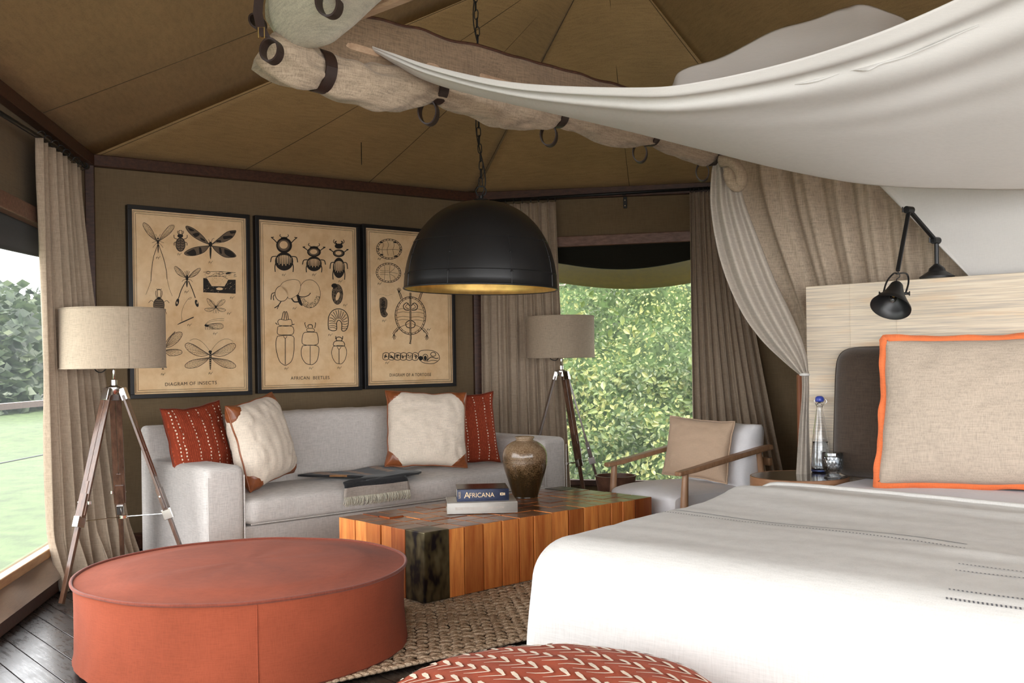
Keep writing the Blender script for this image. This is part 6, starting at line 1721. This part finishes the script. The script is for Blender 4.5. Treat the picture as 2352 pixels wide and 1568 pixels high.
# foot-side roll, seen end-on at the top left
r2 = thing('rolled_canopy_curtain', 'cream rolled-up linen bundle at the canopy corner, cut by the top of the picture', 'curtain', KP(0, .3, 2.4))
ctl = [(628, 20, 3.22), (668, 28, 3.20), (700, 22, 3.15), (742, -8, 3.05), (800, -60, 2.92), (900, -150, 2.70)]
rl = [.05, .098, .112, .114, .112, .11]
cpts = [pt(*c) for c in ctl]; sp = cr(cpts, 8); rs = cr([V((r_, 0, 0)) for r_ in rl], 8)
mb = MB(); mb.tube(sp, [max(.01, r_.x) for r_ in rs], 36, fn=lambda t_, a: 1+.05*math.sin(a*3+t_*4)+.05*nz(math.cos(a)*2, math.sin(a)*2, t_*5)); mb.build('rolled_linen', M['linen_cream'], r2, smooth=True)
def bigloop(px, py, Y, rx, ry, wv, tilt, parent, sd_=None):
    c_ = pt(px, py, Y); k = Y/F; pts = []
    for i in range(29):
        a = 2*PI*i/28; x, y = rx*math.cos(a), ry*math.sin(a); xr, yr = x*math.cos(tilt)-y*math.sin(tilt), x*math.sin(tilt)+y*math.cos(tilt)
        pts.append(c_+V((xr*k, 0, -yr*k)))
    mb = MB(); ribbon(mb, pts, wv, .006); return mb.build('strap_loop', M['strap'], parent, smooth=True, auto=True)
bigloop(756, 8, 2.86, 24, 32, V((.10, .45, .05)).normalized()*.045, -.15, r2)
bigloop(624, 118, 3.02, 20, 26, V((.10, .45, .0)).normalized()*.04, .15, r2)
bigloop(592, 52, 3.14, 12, 17, V((.10, .45, .0)).normalized()*.04, -.5, r2)
mb = MB(); ribbon(mb, [pt(598, -20, 3.06), pt(594, 5, 3.05), pt(592, 30, 3.05), pt(598, 60, 3.04), pt(610, 85, 3.04)], V((1, .2, 0)).normalized()*.028, .005); mb.build('leather_strap', M['strap'], r2, smooth=True, auto=True)
mb = MB(); e = pt(600, 75, 3.02); mb.tube([e+V((x, 0, z)) for x, z in ((-.009, -.016), (.009, -.016), (.009, .016), (-.009, .016))], .002, 6, closed=True); mb.build('buckle', M['brass'], r2)

# tied-back linen drape at the head corner
dr = thing('bed_drape', 'sheer pale linen bed drape tied back towards the headboard post', 'curtain', pt(1850, 1080, 5.0))
L_ = [(1640, 372), (1634, 400), (1632, 470), (1645, 560), (1668, 640), (1705, 720), (1750, 782), (1800, 830), (1838, 862)]
R_ = [(1668, 366), (1695, 410), (1712, 470), (1742, 550), (1778, 640), (1812, 710), (1838, 770), (1853, 820), (1856, 860)]
def drape(Lp, Rp, Y0, Y1, nf, amp, name, mat, seed):
    L3 = cr([V((x, y, 0)) for x, y in Lp], 6); R3 = cr([V((x, y, 0)) for x, y in Rp], 6); n = len(L3)-1
    def fn(u, v):
        i = v*n; k = int(min(i, n-1)); a = L3[k].lerp(L3[k+1], i-k); b_ = R3[k].lerp(R3[k+1], i-k); p = a.lerp(b_, u)
        f = math.sin(u*nf*2*PI+seed+1.2*v)*amp*(.35+.65*math.sin(PI*min(1, max(0, v))))+amp*.8*nz(u*4, v*2, seed) + .035*(1-(2*u-1)**2)
        return pt(p.x, p.y, Y0+(Y1-Y0)*v - f)
    mb = MB(); mb.grid(fn, 70, 60); return mb.build(name, mat, dr, smooth=True, solid=.003)
drape(L_, R_, 5.16, 4.98, 3.2, .022, 'drape_panel', M['voile'], 1)
drape([(1842, 855), (1842, 900), (1836, 980), (1829, 1080), (1822, 1190)], [(1857, 852), (1858, 900), (1858, 980), (1862, 1080), (1868, 1190)], 4.98, 4.99, 2.5, .010, 'drape_tail', M['voile'], 2)
mb = MB(); mb.tube(cr([pt(1650, 368, 5.10), pt(1680, 372, 5.06), pt(1700, 400, 5.05), pt(1697, 425, 5.06), pt(1682, 418, 5.07), pt(1670, 385, 5.08)], 6), [.010]+[.030]*28+[.022]*2, 12, fn=lambda t_, a: 1+.15*math.sin(a*3+t_*6)); mb.build('gathered_knot', M['linen'], dr, smooth=True)
mb = MB(); mb.tube([pt(1848+9*math.cos(a), 860, 4.955+.03*math.sin(a)) for a in [2*PI*k/16 for k in range(16)]], .007, 8, closed=True); mb.build('tie', M['white_cloth'], dr, smooth=True)
p_ = pt(1840, 860, 5.32); mb = MB(); mb.box(V((p_.x, p_.y, p_.z/2)), (.04, .04, p_.z)); tag(mb.build('bed_post', M['red_wood'], bevel=.004), 'reddish wooden post just left of the headboard behind the tied drape', 'post'); 

# taupe linen backdrop behind the headboard
g0 = BP(-.62, -.34, 0); g1 = BP(.62, -.30, 0); g2 = BP(2.6, -.24, 0)
def backdrop(u, v):
    e_ = min(1, v/.62); e_ = e_*e_*(3-2*e_); s0_ = .44*e_; s = u*3.3; p = g0+BX*(s + s0_*max(0, 1-s/1.5)**1.6)
    amp = .028*max(0, 1-max(0, s-.95)/.25) if s > .95 else .028
    a = amp*(math.sin(s*34+1.5*nz(s*3, 0, 0))+.4*math.sin(s*71)) + .006*nz(s*2, v*2, 5) + (.02 if abs(s-1.14) < .012 else 0)
    return p - AX*(a) + V((0, 0, 2.42-2.40*v))
bd = thing('linen_backdrop', 'taupe linen hanging behind the headboard, pleated at left and flat at right', 'curtain', g1)
mb = MB(); mb.grid(backdrop, 420, 40); mb.build('linen_panel', M['backdrop'], bd, smooth=True, solid=.003)

# ------------------------------------------------------------------ white cloth slung under the canopy
cl = thing('canopy_cloth', 'large white cotton cloth slung like a hammock across the canopy above the bed', 'cloth', pt(1900, 300, 3.6))
T_ = [(811, 90, 3.50), (900, 122, 3.42), (1000, 152, 3.35), (1200, 190, 3.22), (1460, 201, 3.05), (1600, 188, 2.98), (1800, 145, 2.90), (2000, 80, 2.82), (2200, -5, 2.75), (2420, -110, 2.68), (2650, -240, 2.6)]
B_ = [(815, 97, 3.52), (900, 142, 3.56), (1000, 190, 3.62), (1200, 240, 3.72), (1460, 303, 3.86), (1600, 340, 3.95), (1800, 390, 4.05), (2000, 424, 4.12), (2200, 434, 4.15), (2420, 432, 4.12), (2650, 410, 4.05)]
def loft(Ts, Bs, bulge, wr, seed, name, mat, nu=200, nv=60, x0fold=None, rings=None):
    A = cr([V(c) for c in Ts], 8); B = cr([V(c) for c in Bs], 8); n = len(A)-1
    def fn(u, v):
        i = u*n; k = int(min(i, n-1)); a = A[k].lerp(A[k+1], i-k); b_ = B[k].lerp(B[k+1], i-k); e = v
        p = a.lerp(b_, e); q = pt(p.x, p.y, p.z)
        # the cloth sags between its two edges (in 3-D)
        amp = min(1, u*2.5)
        q.z -= bulge*math.sin(PI*v)*amp*0; q -= V((0, .0, 0))
        nrmv = V((0, -.75, -.66)); w_ = wr(u, v)
        return q + nrmv*(bulge*math.sin(PI*v)**.8*amp + w_)
    mb = MB(); mb.grid(fn, nu, nv); return mb.build(name, mat, cl, smooth=True, solid=.003)
def wr1(u, v):
    e = math.exp(-((v-.30)/.20)**2)*min(1, max(0, (u-.30)*4))
    ridge = .020*math.exp(-((v-.055)/.035)**2) - .026*math.exp(-((v-.125)/.04)**2) + .020*math.exp(-((v-.20)/.06)**2)
    fan = .010*math.sin((v*36+u*7))*e*math.exp(-((u-.80)/.16)**2)
    return ridge*min(1, max(0, u-.05)*5) + fan + .008*nz(u*6, v*3, 4)
loft(T_, B_, .10, wr1, 1, 'slung_sheet', M['white_cloth'], 260, 110)
# raised fold standing above the near edge
loft([(1545, 195, 3.32), (1565, 165, 3.34), (1650, 130, 3.36), (1760, 82, 3.38), (1850, 48, 3.40), (1925, 24, 3.40), (1985, 11, 3.38), (2060, 36, 3.36), (2120, 60, 3.34), (2250, 40, 3.32)],
     [(1550, 240, 3.12), (1580, 240, 3.12), (1660, 225, 3.10), (1770, 205, 3.06), (1850, 190, 3.02), (1930, 170, 3.00), (2000, 150, 2.98), (2080, 130, 2.95), (2150, 100, 2.92), (2250, 60, 2.90)],
     -.0, lambda u, v: .016*nz(u*7, v*2, 9)+.02*math.exp(-((u-.60-.05*v)/.03)**2)*(v > .0)+.006*math.sin(u*30+v*6), 2, 'raised_fold', M['white_cloth'], 120, 24)
# far end falling behind the headboard
def yb(px, py, a_): return on_plane(px, py, BP(0, a_, 0), AX).y
loft([(x, y, yb(x, y, -.17)) for x, y in ((2005, 410), (2090, 417), (2200, 420), (2350, 417), (2560, 400))],
     [(x, y, yb(x, y, -.15)) for x, y in ((2252, 660), (2264, 662), (2330, 660), (2420, 650), (2600, 640))],
     .0, lambda u, v: .018*math.exp(-((u-.03)/.03)**2)+.006*nz(u*5, v*3, 3), 3, 'falling_end', M['white_cloth'], 90, 60)
